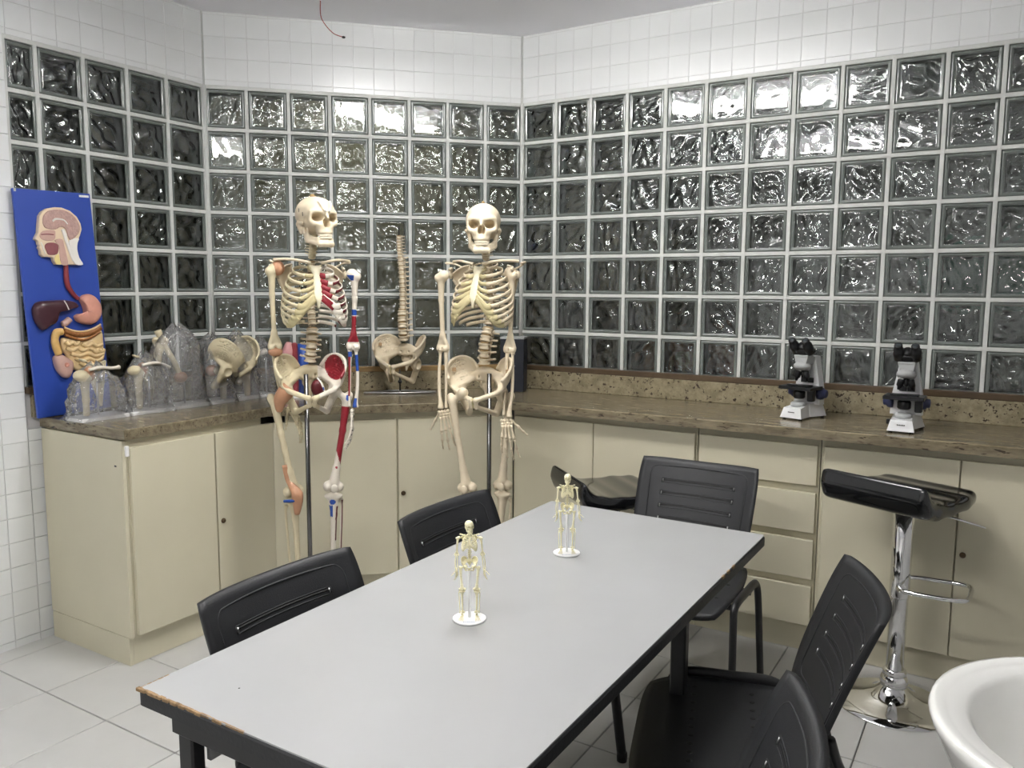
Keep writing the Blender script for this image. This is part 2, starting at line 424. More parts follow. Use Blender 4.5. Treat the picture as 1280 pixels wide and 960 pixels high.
def nets(f, lo, hi, h):
    ax = [np.arange(lo[i], hi[i] + h, h) for i in range(3)]
    P = np.stack(np.meshgrid(*ax, indexing='ij'), -1); V = f(P); ins = V < 0
    nx, ny, nz = V.shape
    cnt = sum(ins[i:nx - 1 + i, j:ny - 1 + j, k:nz - 1 + k].astype(np.int8) for i in (0, 1) for j in (0, 1) for k in (0, 1))
    act = (cnt > 0) & (cnt < 8); C = np.argwhere(act); idx = -np.ones(act.shape, int); idx[act] = np.arange(len(C))
    acc = np.zeros((len(C), 3)); num = np.zeros(len(C))
    cr = [(i, j, k) for i in (0, 1) for j in (0, 1) for k in (0, 1)]
    for a in cr:
        for b in cr:
            if sum(x != y for x, y in zip(a, b)) == 1 and a < b:
                va = V[C[:, 0] + a[0], C[:, 1] + a[1], C[:, 2] + a[2]]; vb = V[C[:, 0] + b[0], C[:, 1] + b[1], C[:, 2] + b[2]]
                m = (va < 0) != (vb < 0); t = np.where(m, va / np.where(m, va - vb, 1), 0)
                pt = np.array(a) + t[:, None] * (np.array(b) - np.array(a)); acc += pt * m[:, None]; num += m
    W = (C + acc / num[:, None]) * h + np.array(lo); F = []
    for d in range(3):
        e1, e2 = [(1, 2), (2, 0), (0, 1)][d]
        sl = [slice(None)] * 3; sl2 = [slice(None)] * 3; sl[d] = slice(0, -1); sl2[d] = slice(1, None)
        A = ins[tuple(sl)]; B = ins[tuple(sl2)]; E = np.argwhere(A != B)
        ok = (E[:, e1] > 0) & (E[:, e2] > 0) & (E[:, e1] < V.shape[e1] - 1) & (E[:, e2] < V.shape[e2] - 1); E = E[ok]
        def cell(o1, o2):
            q = E.copy(); q[:, e1] += o1; q[:, e2] += o2; return idx[q[:, 0], q[:, 1], q[:, 2]]
        q = np.stack([cell(-1, -1), cell(0, -1), cell(0, 0), cell(-1, 0)], 1)
        fl = ~A[E[:, 0], E[:, 1], E[:, 2]]; q[fl] = q[fl][:, ::-1]; F.append(q)
    return W, np.concatenate(F)
def relax(V, F, it):
    E = np.concatenate([F[:, [0, 1]], F[:, [1, 2]], F[:, [2, 3]], F[:, [3, 0]]]); n = len(V)
    cnt = np.bincount(E[:, 0], minlength=n) + np.bincount(E[:, 1], minlength=n)
    for _ in range(it):
        S_ = np.stack([np.bincount(E[:, 0], V[E[:, 1], k], n) + np.bincount(E[:, 1], V[E[:, 0], k], n) for k in range(3)], 1) / np.maximum(cnt, 1)[:, None]
        V = 0.5 * V + 0.5 * S_
    return V
def sdf_mesh(name, f, lo, hi, h, mats, paint=None, it=1):
    V, F = nets(f, lo, hi, h); V = relax(V, F, it); me = bpy.data.meshes.new(name)
    me.from_pydata(V.tolist(), [], F.tolist())
    for k in (mats if isinstance(mats, (list, tuple)) else [mats]): me.materials.append(M[k])
    me.polygons.foreach_set('use_smooth', [True] * len(F))
    if paint is not None:
        c = V[F].mean(1); me.polygons.foreach_set('material_index', np.asarray(paint(c), int))
    me.update(); return me
BO = {'head':[(0.1445,0.8505),(0.1754,0.8506),(0.2091,0.8389),(0.2351,0.8163),(0.2483,0.7893),(0.2511,0.7652),(0.2411,0.7407),(0.2277,0.7162),(0.2218,0.6954),(0.2213,0.6747),(0.2255,0.647),(0.2403,0.6175),(0.1258,0.6194),(0.1188,0.6329),(0.1168,0.6464),(0.1053,0.6497),(0.0784,0.6495),(0.0695,0.6595),(0.0696,0.6761),(0.0641,0.686),(0.0684,0.6943),(0.0639,0.6992),(0.0637,0.7125),(0.0529,0.7188),(0.0555,0.7272),(0.0674,0.7457),(0.0717,0.769),(0.0755,0.7889),(0.0798,0.8122),(0.0916,0.8293),(0.1133,0.8438)],'brain':[(0.0968,0.8164),(0.1155,0.8339),(0.1434,0.8404),(0.1778,0.8406),(0.208,0.8286),(0.2303,0.8057),(0.2417,0.7787),(0.2372,0.7544),(0.2228,0.7367),(0.1959,0.7189),(0.1855,0.7357),(0.1797,0.7628),(0.1599,0.7722),(0.1381,0.7613),(0.101,0.7634),(0.0894,0.7796),(0.09,0.7995)],'callosum':[(0.1279,0.7928),(0.1391,0.8017),(0.1598,0.8026),(0.1766,0.7983),(0.189,0.7835)],'stem':[(0.1657,0.7623),(0.1722,0.7421),(0.1752,0.7218),(0.181,0.6947),(0.1868,0.6674),(0.1971,0.6331)],'neck':[(0.2324,0.7267),(0.2251,0.7092),(0.2203,0.6815),(0.2255,0.647),(0.2387,0.6192),(0.2063,0.6193),(0.1923,0.6537),(0.188,0.6948),(0.1885,0.7153),(0.2073,0.726)],'nose':[(0.0709,0.7325),(0.0865,0.7529),(0.1308,0.7577),(0.1358,0.7411),(0.1264,0.7173),(0.0858,0.7163)],'throat':[(0.1298,0.7173),(0.1612,0.7215),(0.1669,0.6944),(0.1719,0.6604),(0.1744,0.6193),(0.1465,0.6194),(0.1441,0.6601),(0.1444,0.694)],'tongue':[(0.0865,0.693),(0.0979,0.7049),(0.1252,0.7072),(0.1413,0.6973),(0.1408,0.677),(0.1303,0.66),(0.0995,0.6581),(0.091,0.673)],'teeth':[(0.0731,0.7077),(0.0782,0.6929),(0.0813,0.6763),(0.0864,0.6613)],'fat':[(0.1263,0.6549),(0.1406,0.6601),(0.1418,0.6398),(0.1483,0.62),(0.1266,0.6201),(0.1208,0.6363)],'gullet':[(0.1723,0.6201),(0.1686,0.5741),(0.1703,0.5344),(0.187,0.5008),(0.2085,0.4767)],'liver':[(0.0171,0.4348),(0.0238,0.4562),(0.0426,0.4706),(0.0865,0.4733),(0.1312,0.4738),(0.1672,0.4702),(0.1939,0.4601),(0.2014,0.4439),(0.1823,0.4393),(0.1537,0.4303),(0.1213,0.4252),(0.1104,0.408),(0.0986,0.382),(0.0707,0.3704),(0.0471,0.3552),(0.0317,0.373),(0.0197,0.3999)],'falx':[(0.1332,0.4715),(0.1425,0.4533),(0.1494,0.4328)],'stomach':[(0.2143,0.4752),(0.2351,0.4927),(0.2636,0.4918),(0.2858,0.4726),(0.2998,0.4442),(0.2987,0.4116),(0.2835,0.3845),(0.2549,0.3677),(0.2216,0.3698),(0.1948,0.3829),(0.1854,0.4038),(0.2029,0.4143),(0.2261,0.4108),(0.2286,0.4335),(0.2217,0.4567)],'duod':[(0.1589,0.394),(0.1389,0.3795),(0.1249,0.3758)],'trans':[(0.1287,0.3487),(0.1659,0.3325),(0.2075,0.3272),(0.2514,0.3355),(0.2873,0.3517)],'trans2':[(0.1268,0.3308),(0.164,0.3145),(0.2003,0.3048),(0.2444,0.3152),(0.278,0.3336)],'asc':[(0.1215,0.3447),(0.0987,0.3419),(0.0878,0.3159),(0.0901,0.2845),(0.0978,0.2524)],'gutbase':[(0.123,0.3176),(0.1635,0.31),(0.2236,0.3006),(0.2906,0.3374),(0.2983,0.2947),(0.2933,0.2481),(0.2809,0.2022),(0.2493,0.182),(0.2101,0.177),(0.1722,0.1766),(0.1465,0.1977),(0.1333,0.2445),(0.1159,0.2732)],'rows':[[(0.1258,0.3017),(0.1394,0.2897),(0.1554,0.2993),(0.1691,0.2872),(0.1853,0.2968)],[(0.1939,0.2892),(0.215,0.2764),(0.2387,0.2855),(0.2603,0.2725),(0.2846,0.2817)],[(0.1276,0.2767),(0.1492,0.2639),(0.1733,0.2727),(0.1954,0.2597),(0.2201,0.2686)],[(0.2386,0.2623),(0.25,0.2501),(0.2638,0.2601),(0.2754,0.2478),(0.2894,0.2578)],[(0.1433,0.2527),(0.1766,0.2386),(0.2129,0.2462),(0.2474,0.2317),(0.2849,0.2394)],[(0.1594,0.2306),(0.1872,0.2169),(0.2177,0.2249),(0.2463,0.2109),(0.2778,0.219)],[(0.1759,0.2107),(0.1969,0.1974),(0.2205,0.2061),(0.2419,0.1926),(0.266,0.2014)],[(0.1928,0.1928),(0.2033,0.1805),(0.2163,0.1903),(0.227,0.1779),(0.2402,0.1877)]],'cecum':[(0.0795,0.2408),(0.1067,0.2516),(0.1323,0.2356),(0.1531,0.2153),(0.1496,0.1837),(0.1325,0.1537),(0.1099,0.1564),(0.0865,0.1907)],'tag':[(0.2434,0.9215),(0.3051,0.9127)]}
# ================================================================== the room
KX = -1.123                     # corner between left and diagonal wall at (KX, KX); diagonal/right corner at the origin
ZB, ZT, ZC = 1.05, 2.45, 2.80   # glass blocks from ZB to ZT, ceiling at ZC
LC = 1.588

# lamps: two surface-mounted fluorescent fixtures
def ceiling_lamp(x0, x1, y, label):
    t = empty('ceiling_lamp', ((x0 + x1) / 2, y, ZC)); L = x1 - x0
    MB().box((0, 0, -0.042), (L + 0.03, 0.06, 0.084), 0.006).obj('housing', 'white_plastic', t)
    MB().box((0, 0, -0.1125), (L, 0.2, 0.055), 0.018).obj('diffuser', 'lamp', t)
    for s in (-1, 1):
        MB().box((s * (L / 2 + 0.015), 0, -0.1125), (0.03, 0.21, 0.06), 0.004).obj('end_cap', 'white_plastic', t)
    tag(t, label, 'lamp', 'ceiling lamps')
ceiling_lamp(0.2, 1.4, -1.62, 'white strip ceiling lamp above the far half of the table')
ceiling_lamp(0.3, 1.5, -3.75, 'white strip ceiling lamp above the near end of the table')

# floor
fb = MB().box((0.6, -1.3, -0.055), (8.6, 9.0, 0.1)).obj('floor', 'floor_grout'); tag(fb, kind='structure')
PT = 0.371
tile_me = MB().box((0, 0, -0.003), (PT - 0.004, PT - 0.004, 0.012), 0.0015).mesh('floor_tile', 'floor_tile')
for i in range(-2, 13):
    for j in range(-9, 7):
        x = -0.642 + PT * (i + 0.5); y = -2.297 + PT * (j + 0.5)
        if x < -1.3 or y > -0.15 or (x - y) < 0.35 or y < -5.4: continue
        new_obj('floor_tile', tile_me, fb, (x, y, 0), (random.uniform(-1, 1) * 0.0012, random.uniform(-1, 1) * 0.0012, 0))
# ceiling
cl = MB().box((0.6, -1.3, ZC + 0.05), (8.6, 9.0, 0.1)).obj('ceiling', 'ceiling'); tag(cl, kind='structure')

# glass block meshes
def block_mesh(seed, w=0.183, h=0.183):
    r = np.random.default_rng(seed)
    ins = [0, 0.004, 0.009, 0.013, 0.0165, 0.020]
    def lines(W): return np.concatenate([[-W / 2 + i for i in ins], np.linspace(-W / 2 + 0.025, W / 2 - 0.025, 27), [W / 2 - i for i in reversed(ins)]])
    X, Z = lines(w), lines(h); gx, gz = np.meshgrid(X, Z)
    dd = np.minimum(w / 2 - abs(gx), h / 2 - abs(gz))
    prof = np.interp(dd, ins, [0.010, 0.0045, 0.003, 0.005, 0.0085, 0.0065])
    env = np.clip((dd - 0.019) / 0.008, 0, 1)
    def waves(k0, k1, amp, n=9):
        out = np.zeros_like(gx)
        for _ in range(n):
            a = r.uniform(0, PI); k = 2 * PI / r.uniform(k0, k1); ph = r.uniform(0, 6.28)
            out += np.sin(k * (gx * math.cos(a) + gz * math.sin(a)) + ph + 1.3 * np.sin(2 * PI * gx / 0.11 + ph))
        return amp * out / math.sqrt(n) * env
    faces = [prof + waves(0.06, 0.12, 0.00012), 0.0190 + waves(0.048, 0.100, 0.0041, 7)]
    mb = MB(); nx, nz = len(X), len(Z)
    for flip, y0 in ((1, 0.0), (-1, 0.080)):
        A = np.stack([gx, y0 + flip * faces[0], gz], -1).reshape(-1, 3); B = np.stack([gx, y0 + flip * faces[1], gz], -1).reshape(-1, 3); N = len(A)
        F = []; G = []; R_ = []; q = lambda i, j: j * nx + i
        for j in range(nz - 1):
            for i in range(nx - 1):
                f = (q(i, j), q(i + 1, j), q(i + 1, j + 1), q(i, j + 1)); (R_ if max(dd[j, i], dd[j + 1, i + 1], dd[j, i + 1], dd[j + 1, i]) < 0.0166 else F).append(f if flip > 0 else f[::-1])
                g = tuple(N + k for k in f); G.append(g[::-1] if flip > 0 else g)
        bd = [q(i, 0) for i in range(nx)] + [q(nx - 1, j) for j in range(1, nz)] + [q(i, nz - 1) for i in range(nx - 2, -1, -1)] + [q(0, j) for j in range(nz - 2, 0, -1)]
        for k in range(len(bd)):
            a, b = bd[k], bd[(k + 1) % len(bd)]; f = (b, a, N + a, N + b); F.append(f if flip > 0 else f[::-1])
        mb.add(np.concatenate([A, B]), F, 0)
        for g in R_: mb.f.append(tuple(k + mb.n - 2 * N for k in g)); mb.mi.append(3); mb.sm.append(True)
        for g in G: mb.f.append(tuple(k + mb.n - 2 * N for k in g)); mb.mi.append(1); mb.sm.append(True)
    a, d_ = 0.0025, 0.0145     # fused side walls of the hollow block
    for sx, sz, cx, cz in ((w - 2 * a, d_ - a, 0, h / 2 - (a + d_) / 2), (w - 2 * a, d_ - a, 0, -h / 2 + (a + d_) / 2), (d_ - a, h - 2 * d_, w / 2 - (a + d_) / 2, 0), (d_ - a, h - 2 * d_, -w / 2 + (a + d_) / 2, 0)):
        mb.box((cx, 0.040, cz), (sx, 0.042, sz), 0, 2)
    return mb.mesh('glass_block', ['glass_face', 'glass', 'block_side', 'block_rim'])
BLK = [block_mesh(100 + k) for k in range(7)]
wt_mesh = MB().box((0, 0.0055, 0), (0.1, 0.007, 0.1), 0.0012).mesh('wall_tile', 'tile')
def tile(parent, x0, x1, z0, z1):
    o = new_obj('wall_tile', wt_mesh, parent, ((x0 + x1) / 2, 0, (z0 + z1) / 2), (random.uniform(-1, 1) * 0.004, 0, random.uniform(-1, 1) * 0.004))
    o.scale = ((x1 - x0) / 0.1, 1, (z1 - z0) / 0.1)
TP = 0.102
def build_wall(name, loc, rot, x0, x1, joints, tile_from):
    mb = MB()
    mb.box(((x0 + x1) / 2, 0.0625, (ZT + ZC) / 2), (x1 - x0, 0.117, ZC - ZT), 0, 0)
    mb.box(((x0 + x1) / 2, 0.0625, ZB / 2), (x1 - x0, 0.117, ZB), 0, 1)
    w = mb.obj(name, ['grout', 'plaster'], None, loc, (0, 0, rot)); tag(w, kind='structure')
    g = MB(); jw = 0.0170
    for x in joints: g.box((x, 0.0425, (ZB + ZT) / 2), (jw, 0.081, ZT - ZB), 0.0015)
    for k in range(8): g.box(((joints[0] + joints[-1]) / 2, 0.0425, ZT - 0.2 * k), (abs(joints[-1] - joints[0]) + jw, 0.0808, jw), 0.0015)
    g.obj('mortar_grid', 'mortar', w)
    for a, b in zip(joints[:-1], joints[1:]):
        for k in range(7):
            o = new_obj('glass_block', random.choice(BLK), w, ((a + b) / 2, 0.002, ZT - 0.2 * k - 0.1))
            if b - a < 0.19: o.scale = ((b - a - 0.017) / 0.183, 1, 1)
            else: o.rotation_euler = (0, random.choice((0, 1, 2, 3)) * PI / 2, 0)
    zs = [ZT + 0.008, 2.482, 2.584, 2.686, 2.788, ZC]; gr = 0.0020
    n = int(math.ceil((x1 - x0) / TP))
    for i in range(n):
        a = max(x0, x1 - TP * (i + 1)) if tile_from > 0 else x0 + TP * i; b = x1 - TP * i if tile_from > 0 else min(x1, x0 + TP * (i + 1))
        if b - a < 0.012: continue
        for z0, z1 in zip(zs[:-1], zs[1:]):
            tile(w, a + gr / 2, b - gr / 2, z0 + gr / 2, z1 - gr / 2)
    return w
wr = build_wall('wall_right', (0, 0, 0), 0, 0.0, 2.615, [0.006 + 0.2 * i for i in range(14)], -1)
wc = build_wall('wall_center', (KX, KX, 0), PI / 4, 0.0, LC, [0.2 * c - 0.006 for c in range(9)], -1)
LE = 0.933
wl = build_wall('wall_left', (KX, KX, 0), PI / 2, -LE, 0.0, [-LE + 0.005] + [-(0.005 + 0.2 * k) for k in range(4, -1, -1)], 1)
# tiled pier that continues the left wall towards the camera
pr = MB().box((-0.055, -1.6, ZC / 2), (0.11, 3.2, ZC)).obj('wall_pier', 'grout', None, (KX + 0.004, KX - LE - 0.0, 0)); tag(pr, kind='structure')
for i in range(5):
    for k in range(28):
        z0 = 0.034 + TP * (k - 1); z1 = min(ZC, z0 + TP)
        z0 = max(z0, 0.0)
        o = new_obj('wall_tile', wt_mesh, pr, (0.006, -(i + 0.5) * TP, (z0 + z1) / 2), (0, 0, PI / 2 + random.uniform(-1, 1) * 0.004))
        o.scale = ((TP - 0.0024) / 0.1, 1, (z1 - z0 - 0.0024) / 0.1)
for k in range(10):     # cut tiles between the pier and the cabinet's side
    z0 = max(0.0, 0.034 + TP * (k - 1)); z1 = min(0.900, 0.034 + TP * k)
    if z1 - z0 < 0.01: continue
    o = new_obj('wall_tile', wt_mesh, pr, (0.006, 0.0305, (z0 + z1) / 2), (0, 0, PI / 2)); o.scale = (0.059 / 0.1, 1, (z1 - z0 - 0.0024) / 0.1)
# the rest of the room, out of frame
for nm, c, s in (('wall_back', (1.45, -5.55, ZC / 2), (5.3, 0.1, ZC)), ('wall_far_right', (4.05, -2.75, ZC / 2), (0.1, 5.7, ZC)), ('wall_return', (3.31, 0.06, ZC / 2), (1.4, 0.12, ZC))):
    tag(MB().box(c, s).obj(nm, 'plaster'), kind='structure')
# corner mortar posts
for nm, c in (('trim_4', (0.004, 0.004)), ('trim_5', (KX - 0.003, KX + 0.002))):
    tag(MB().tube([(c[0], c[1], ZB), (c[0], c[1], ZT + 0.004), (c[0], c[1], ZT + 0.005), (c[0], c[1], ZC)], [0.011, 0.011, 0.0065, 0.0065], 8).obj(nm, 'mortar'), kind='structure')
# wooden sills
def sill(name, loc, rot, x0, x1, m):
    tag(MB().box(((x0 + x1) / 2, -0.006, 1.0595), (x1 - x0, 0.036, 0.027), 0.003).obj(name, m, None, loc, (0, 0, rot)), kind='structure')
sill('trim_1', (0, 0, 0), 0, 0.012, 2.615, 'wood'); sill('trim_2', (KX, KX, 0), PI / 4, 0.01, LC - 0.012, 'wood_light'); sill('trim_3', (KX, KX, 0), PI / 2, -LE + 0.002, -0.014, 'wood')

# ------------------------------------------------------------------ the hall beyond the glass
def hall(nm, c, s, rz, m): tag(MB().box((0, 0, 0), s).obj(nm, m, None, c, (0, 0, rz)), kind='structure')
hall('wall_outer_right', (1.6, 1.75, 1.4), (5.2, 0.1, 2.8), 0, 'hall_dark')
hall('wall_outer_center', (-1.45, 0.35, 1.4), (3.6, 0.1, 2.8), PI / 4, 'hall')
hall('wall_outer_left', (-2.7, -2.6, 1.4), (0.1, 4.4, 2.8), 0, 'hall_dark')
hall('wall_outer_end', (4.1, 0.9, 1.4), (0.1, 1.8, 2.8), 0, 'hall_dark')
hall('wall_outer_pier', (-1.95, -4.75, 1.4), (1.6, 0.1, 2.8), 0, 'hall_dark')
def hall_fill_lamp(nm, loc, w, sx, sy, lab):  # unseen fill lamp and housing, added so the hall shows through the blocks
    t = empty(nm, loc)
    MB().box((0, 0, 0.02), (sx + 0.06, sy + 0.06, 0.04), 0.006).obj('housing', 'white_plastic', t)
    ld = bpy.data.lights.new('hall_fill_light', 'AREA'); ld.shape = 'RECTANGLE'; ld.size = sx; ld.size_y = sy; ld.energy = w; ld.color = (1.0, 0.97, 0.9)
    l = bpy.data.objects.new('hall_fill_light', ld); COL.objects.link(l); l.parent = t; l.location = (0, 0, -0.01)
    tag(t, lab, 'lamp')
hall_fill_lamp('hall_fill_lamp', (-1.0, 0.0, 2.755), HALL_POWER, 0.6, 0.15, 'added fill lamp lighting the hall behind the diagonal block wall')
hall_fill_lamp('hall_fill_lamp', (2.5, 0.85, 2.755), HALL_POWER * 1.0, 0.6, 0.15, 'added fill lamp lighting the hall behind the right block wall')
t = empty('metal_cupboard', (2.33, 0.42, 0)); MB().box((0, 0, 0.74), (0.85, 0.35, 1.32), 0.01).obj('body', 'hall_dark', t)
for s in (-0.2125, 0.2125): MB().box((s, -0.18, 0.74), (0.41, 0.014, 1.26), 0.004).obj('door', 'hall_dark', t)
MB().box((0, 0, 0.04), (0.81, 0.31, 0.08)).obj('plinth', 'black_steel', t)
tag(t, 'dark metal cupboard seen dimly through the lower right glass blocks', 'cupboard')
t = empty('green_box', (2.33, 0.38, 1.40)); MB().box((0, 0, 0.13), (0.80, 0.25, 0.26), 0.01).obj('body', 'hall_green', t); MB().box((0, 0, 0.27), (0.82, 0.27, 0.025), 0.004).obj('lid', 'hall_green', t)
tag(t, 'green box on the cupboard behind the right glass blocks', 'box')
t = empty('carton', (0.83, 0.42, 0)); MB().box((0, 0, 0.60), (0.44, 0.3, 1.20), 0.004).obj('body', 'hall_orange', t)
MB().box((0, -0.152, 0.8), (0.06, 0.006, 0.7)).obj('tape', 'cartilage', t); MB().box((0, 0, 1.203), (0.44, 0.3, 0.008)).obj('flap', 'hall_orange', t)
tag(t, 'tall brown carton seen through the lowest right glass blocks', 'box')
t = empty('side_cupboard', (0.22, 0.45, 0)); MB().box((0, 0, 0.74), (0.40, 0.3, 1.32), 0.01).obj('body', 'hall_dark', t); MB().box((0, -0.157, 0.74), (0.38, 0.014, 1.26), 0.004).obj('door', 'hall_dark', t); MB().box((0, 0, 0.04), (0.36, 0.26, 0.08)).obj('plinth', 'black_steel', t)
tag(t, 'narrow dark cupboard behind the right glass blocks near the corner', 'cupboard')
t = empty('paper_pack', (0.13, 0.36, 1.401)); MB().box((0, 0, 0.035), (0.13, 0.1, 0.07), 0.004).obj('wrapper', 'white_plastic', t); MB().box((0, 0, 0.0725), (0.05, 0.102, 0.004)).obj('seal', 'plaster', t)
tag(t, 'small white pack on the narrow cupboard behind the glass blocks', 'pack')

# ================================================================== counter and cabinets
CT0, CT1 = 0.907, 0.947; FR, FL, FD = -0.545, -0.53, 0.785   # front edges: right run y, left run x, diagonal x-y
ct = empty('countertop', (0.24, -0.3, CT1))
tag(ct, 'speckled brown granite worktop running along all three glass-block walls', 'countertop')
def sub(o, pts): return [(a - o[0], b - o[1]) for a, b in pts]
o0 = (0.24, -0.3)
outl = [(3.0, -0.002), (0.0, -0.002), (KX + 0.002, KX - 0.001), (KX + 0.016, -2.010), (FL, -2.010), (FL, FL - FD), (FR + FD, FR), (3.0, FR)]
MB().prism(sub(o0, outl), CT1 - CT0, 0, lambda a, b, h: (a, b, h - (CT1 - CT0)), chamfer=0.004).obj('slab', 'granite', ct)
def upstand(loc, rot, x0, x1):
    ob = MB().box(((x0 + x1) / 2, -0.013, (CT1 + 1.046) / 2), (x1 - x0, 0.024, 1.046 - CT1), 0.002).obj('upstand', 'granite_bs')
    ob.parent = ct; ob.location = (loc[0] - o0[0], loc[1] - o0[1], -CT1); ob.rotation_euler = (0, 0, rot)
upstand((0, 0), 0, 0.012, 2.615); upstand((KX, KX), PI / 4, 0.012, LC - 0.012); upstand((KX, KX), PI / 2, -LE + 0.02, -0.014)

DT, DB = 0.872, 0.128   # door top and bottom
def door_panel(parent, x0, x1, z0=DB, z1=DT, name='door'):
    return MB().box(((x0 + x1) / 2, -0.009, (z0 + z1) / 2), (x1 - x0 - 0.004, 0.018, z1 - z0), 0.0015).obj(name, 'cream', parent)
def lock(parent, x, z):
    mb = MB(); mb.lathe([(0.011, 0), (0.011, 0.004), (0.009, 0.007), (0.004, 0.0075), (0.003, 0.006)], 16, 0, (x, -0.018, z), Rx(PI / 2))
    return mb.obj('lock', 'lock', parent)
def cabinet(label, loc, rot, x0, x1, depth, doors, kick=0.022, locks=(), drawers=None, carc=None):
    """front plane is local y=0, the cabinet stands behind it (+y)"""
    t = empty('cabinet' if not drawers else 'drawer_unit', loc, (0, 0, rot))
    c0, c1 = carc or (x0, x1)
    MB().box(((c0 + c1) / 2, 0.001 + depth / 2, (DB + 0.9065) / 2), (c1 - c0, depth, 0.9065 - DB - 0.001)).obj('carcass', 'cream', t)
    MB().box(((x0 + x1) / 2, kick + (depth - kick) / 2, DB / 2 + 0.002), (x1 - x0, depth - kick, DB - 0.003), 0.001).obj('plinth', 'cream', t)
    for k, (a, b) in enumerate(doors):
        d = door_panel(t, a, b)
        for (lk, lx, lz) in locks:
            if lk == k: lock(d, lx, lz)
    if drawers:
        for z0, z1 in drawers: door_panel(t, x0 + 0.006, x1 - 0.006, z0, z1, 'drawer_front')
    tag(t, label, 'cabinet' if not drawers else 'drawers', 'cream base cabinets'); return t
YR, XL, OD = -0.472, -0.552, 0.512
dx = OD * math.sqrt(2)
ca = (YR + dx, YR); cb = (XL, XL - dx)                    # diagonal front runs cb -> ca
ld = math.hypot(ca[0] - cb[0], ca[1] - cb[1])
tc_ = cabinet('cream cabinet with two doors behind the skeletons under the diagonal worktop', (cb[0], cb[1], 0), PI / 4, 0, ld, 0.40, [(0.006, ld / 2 - 0.002), (ld / 2 + 0.002, ld - 0.006)], locks=[(1, ld / 2 + 0.026, 0.516)], carc=(0.06, ld - 0.06))
cabinet('cream two-door cabinet left of the drawers, behind the far chair', (ca[0], YR, 0), 0, 0.0, 1.178 - ca[0], 0.38, [(0.012, 0.69 - ca[0]), (0.69 - ca[0], 1.172 - ca[0])], kick=0.03, carc=(0.0, 1.178 - ca[0]))
hs = 0.163; gp = (DT - DB - 4 * hs) / 3
cabinet('cream unit of four flat drawers below the left microscope', (1.182, YR, 0), 0, 0.0, 0.498, 0.38, [], kick=0.03, drawers=[(DB + i * (hs + gp), DB + i * (hs + gp) + hs) for i in range(4)])
cabinet('cream two-door cabinet behind the chrome bar stool', (1.684, YR, 0), 0, 0.0, 0.966, 0.38, [(0.012, 0.486), (0.487, 0.96)], kick=0.03, locks=[(1, 0.512, 0.522)])
# left run, with a visible end panel
yl0, yl1 = -1.993, cb[1]; LL = yl1 - yl0
tl = cabinet('cream end cabinet under the blue board, with plain side panel', (XL, yl0, 0), PI / 2, 0.0, LL, 0.545, [(0.006, 0.392), (0.395, LL - 0.004)], kick=0.014, locks=[(1, 0.421, 0.489)], carc=(0.002, LL - 0.06))
MB().box((-0.008, 0.275, (0.118 + 0.9) / 2), (0.016, 0.55, 0.9 - 0.118), 0.001).obj('side_panel', 'cream', tl)
MB().box((-0.008, 0.2805, 0.058), (0.0155, 0.533, 0.114), 0.001).obj('side_plinth', 'cream', tl)
MB().box((0.002, -0.004, 0.86), (0.014, 0.012, 0.04), 0.002).obj('hinge', 'white_plastic', tl)
MB().box((-0.0165, 0.045, 0.80), (0.002, 0.012, 0.006)).obj('screw_mark', 'ink', tl)
# hanging wire end at the ceiling
wp = catmull([(-0.53, -0.93, 2.80), (-0.535, -0.925, 2.74), (-0.52, -0.915, 2.70), (-0.49, -0.89, 2.66), (-0.455, -0.86, 2.645)], 6)
t = empty('hanging_wire', (-0.53, -0.93, 2.80))
MB().tube(wp - np.array((-0.53, -0.93, 2.80)), 0.0022, 6).obj('cable', 'red_wire', t)
MB().box(wp[-1] - np.array((-0.53, -0.93, 2.80)), (0.012, 0.012, 0.008), 0.001).obj('tip', 'ink', t)
tag(t, 'thin red wire end dangling from the ceiling', 'wire')
# ================================================================== table
TX0, TX1, TY0, TY1, TZ = 0.962, 1.702, -2.972, -1.385, 0.750
tb = empty('lab_table', ((TX0 + TX1) / 2, (TY0 + TY1) / 2, 0))
tag(tb, 'long table with grey laminate top and chipped black edge', 'table')
W, D = TX1 - TX0, TY1 - TY0
MB().prism(rrect(W - 0.006, D - 0.006, 0.012), 0.003, 0, lambda a, b, h: (a, b, TZ - 0.003 + h)).obj('laminate_top', 'table_top', tb)
MB().prism(rrect(W, D, 0.014), 0.027, 0, lambda a, b, h: (a, b, TZ - 0.0305 + h), chamfer=0.003).obj('edge_band', 'black_edge', tb)
# worn corner: raw chipboard showing along the near end
ch = MB(); rr = np.random.default_rng(3)
for k in range(26):
    x = -W / 2 + 0.004 + 0.011 * k; s_ = (1 - k / 30.0)
    ch.box((x, -D / 2 + 0.0035 + rr.uniform(0, 0.002), TZ - 0.003), (0.012 + rr.uniform(0, 0.006), 0.003 + 0.006 * s_ * rr.uniform(0.3, 1), 0.0064 + rr.uniform(0, 0.0006)), 0.001)
for k in range(5):
    ch.box((-W / 2 + 0.004, -D / 2 + 0.012 + 0.012 * k, TZ - 0.003), (0.004 + 0.003 * rr.uniform(0, 1), 0.012, 0.0064), 0.001)
for k in range(3):
    ch.box((W / 2 - 0.003, D / 2 - 0.33 - 0.045 * k, TZ - 0.004), (0.006, 0.022, 0.0085), 0.001)
tag(ch.obj('worn_edge', 'chipboard', tb), kind='stuff')
YF, YN = -1.885 - (TY0 + TY1) / 2, -D / 2 + 0.05      # far and near leg frames
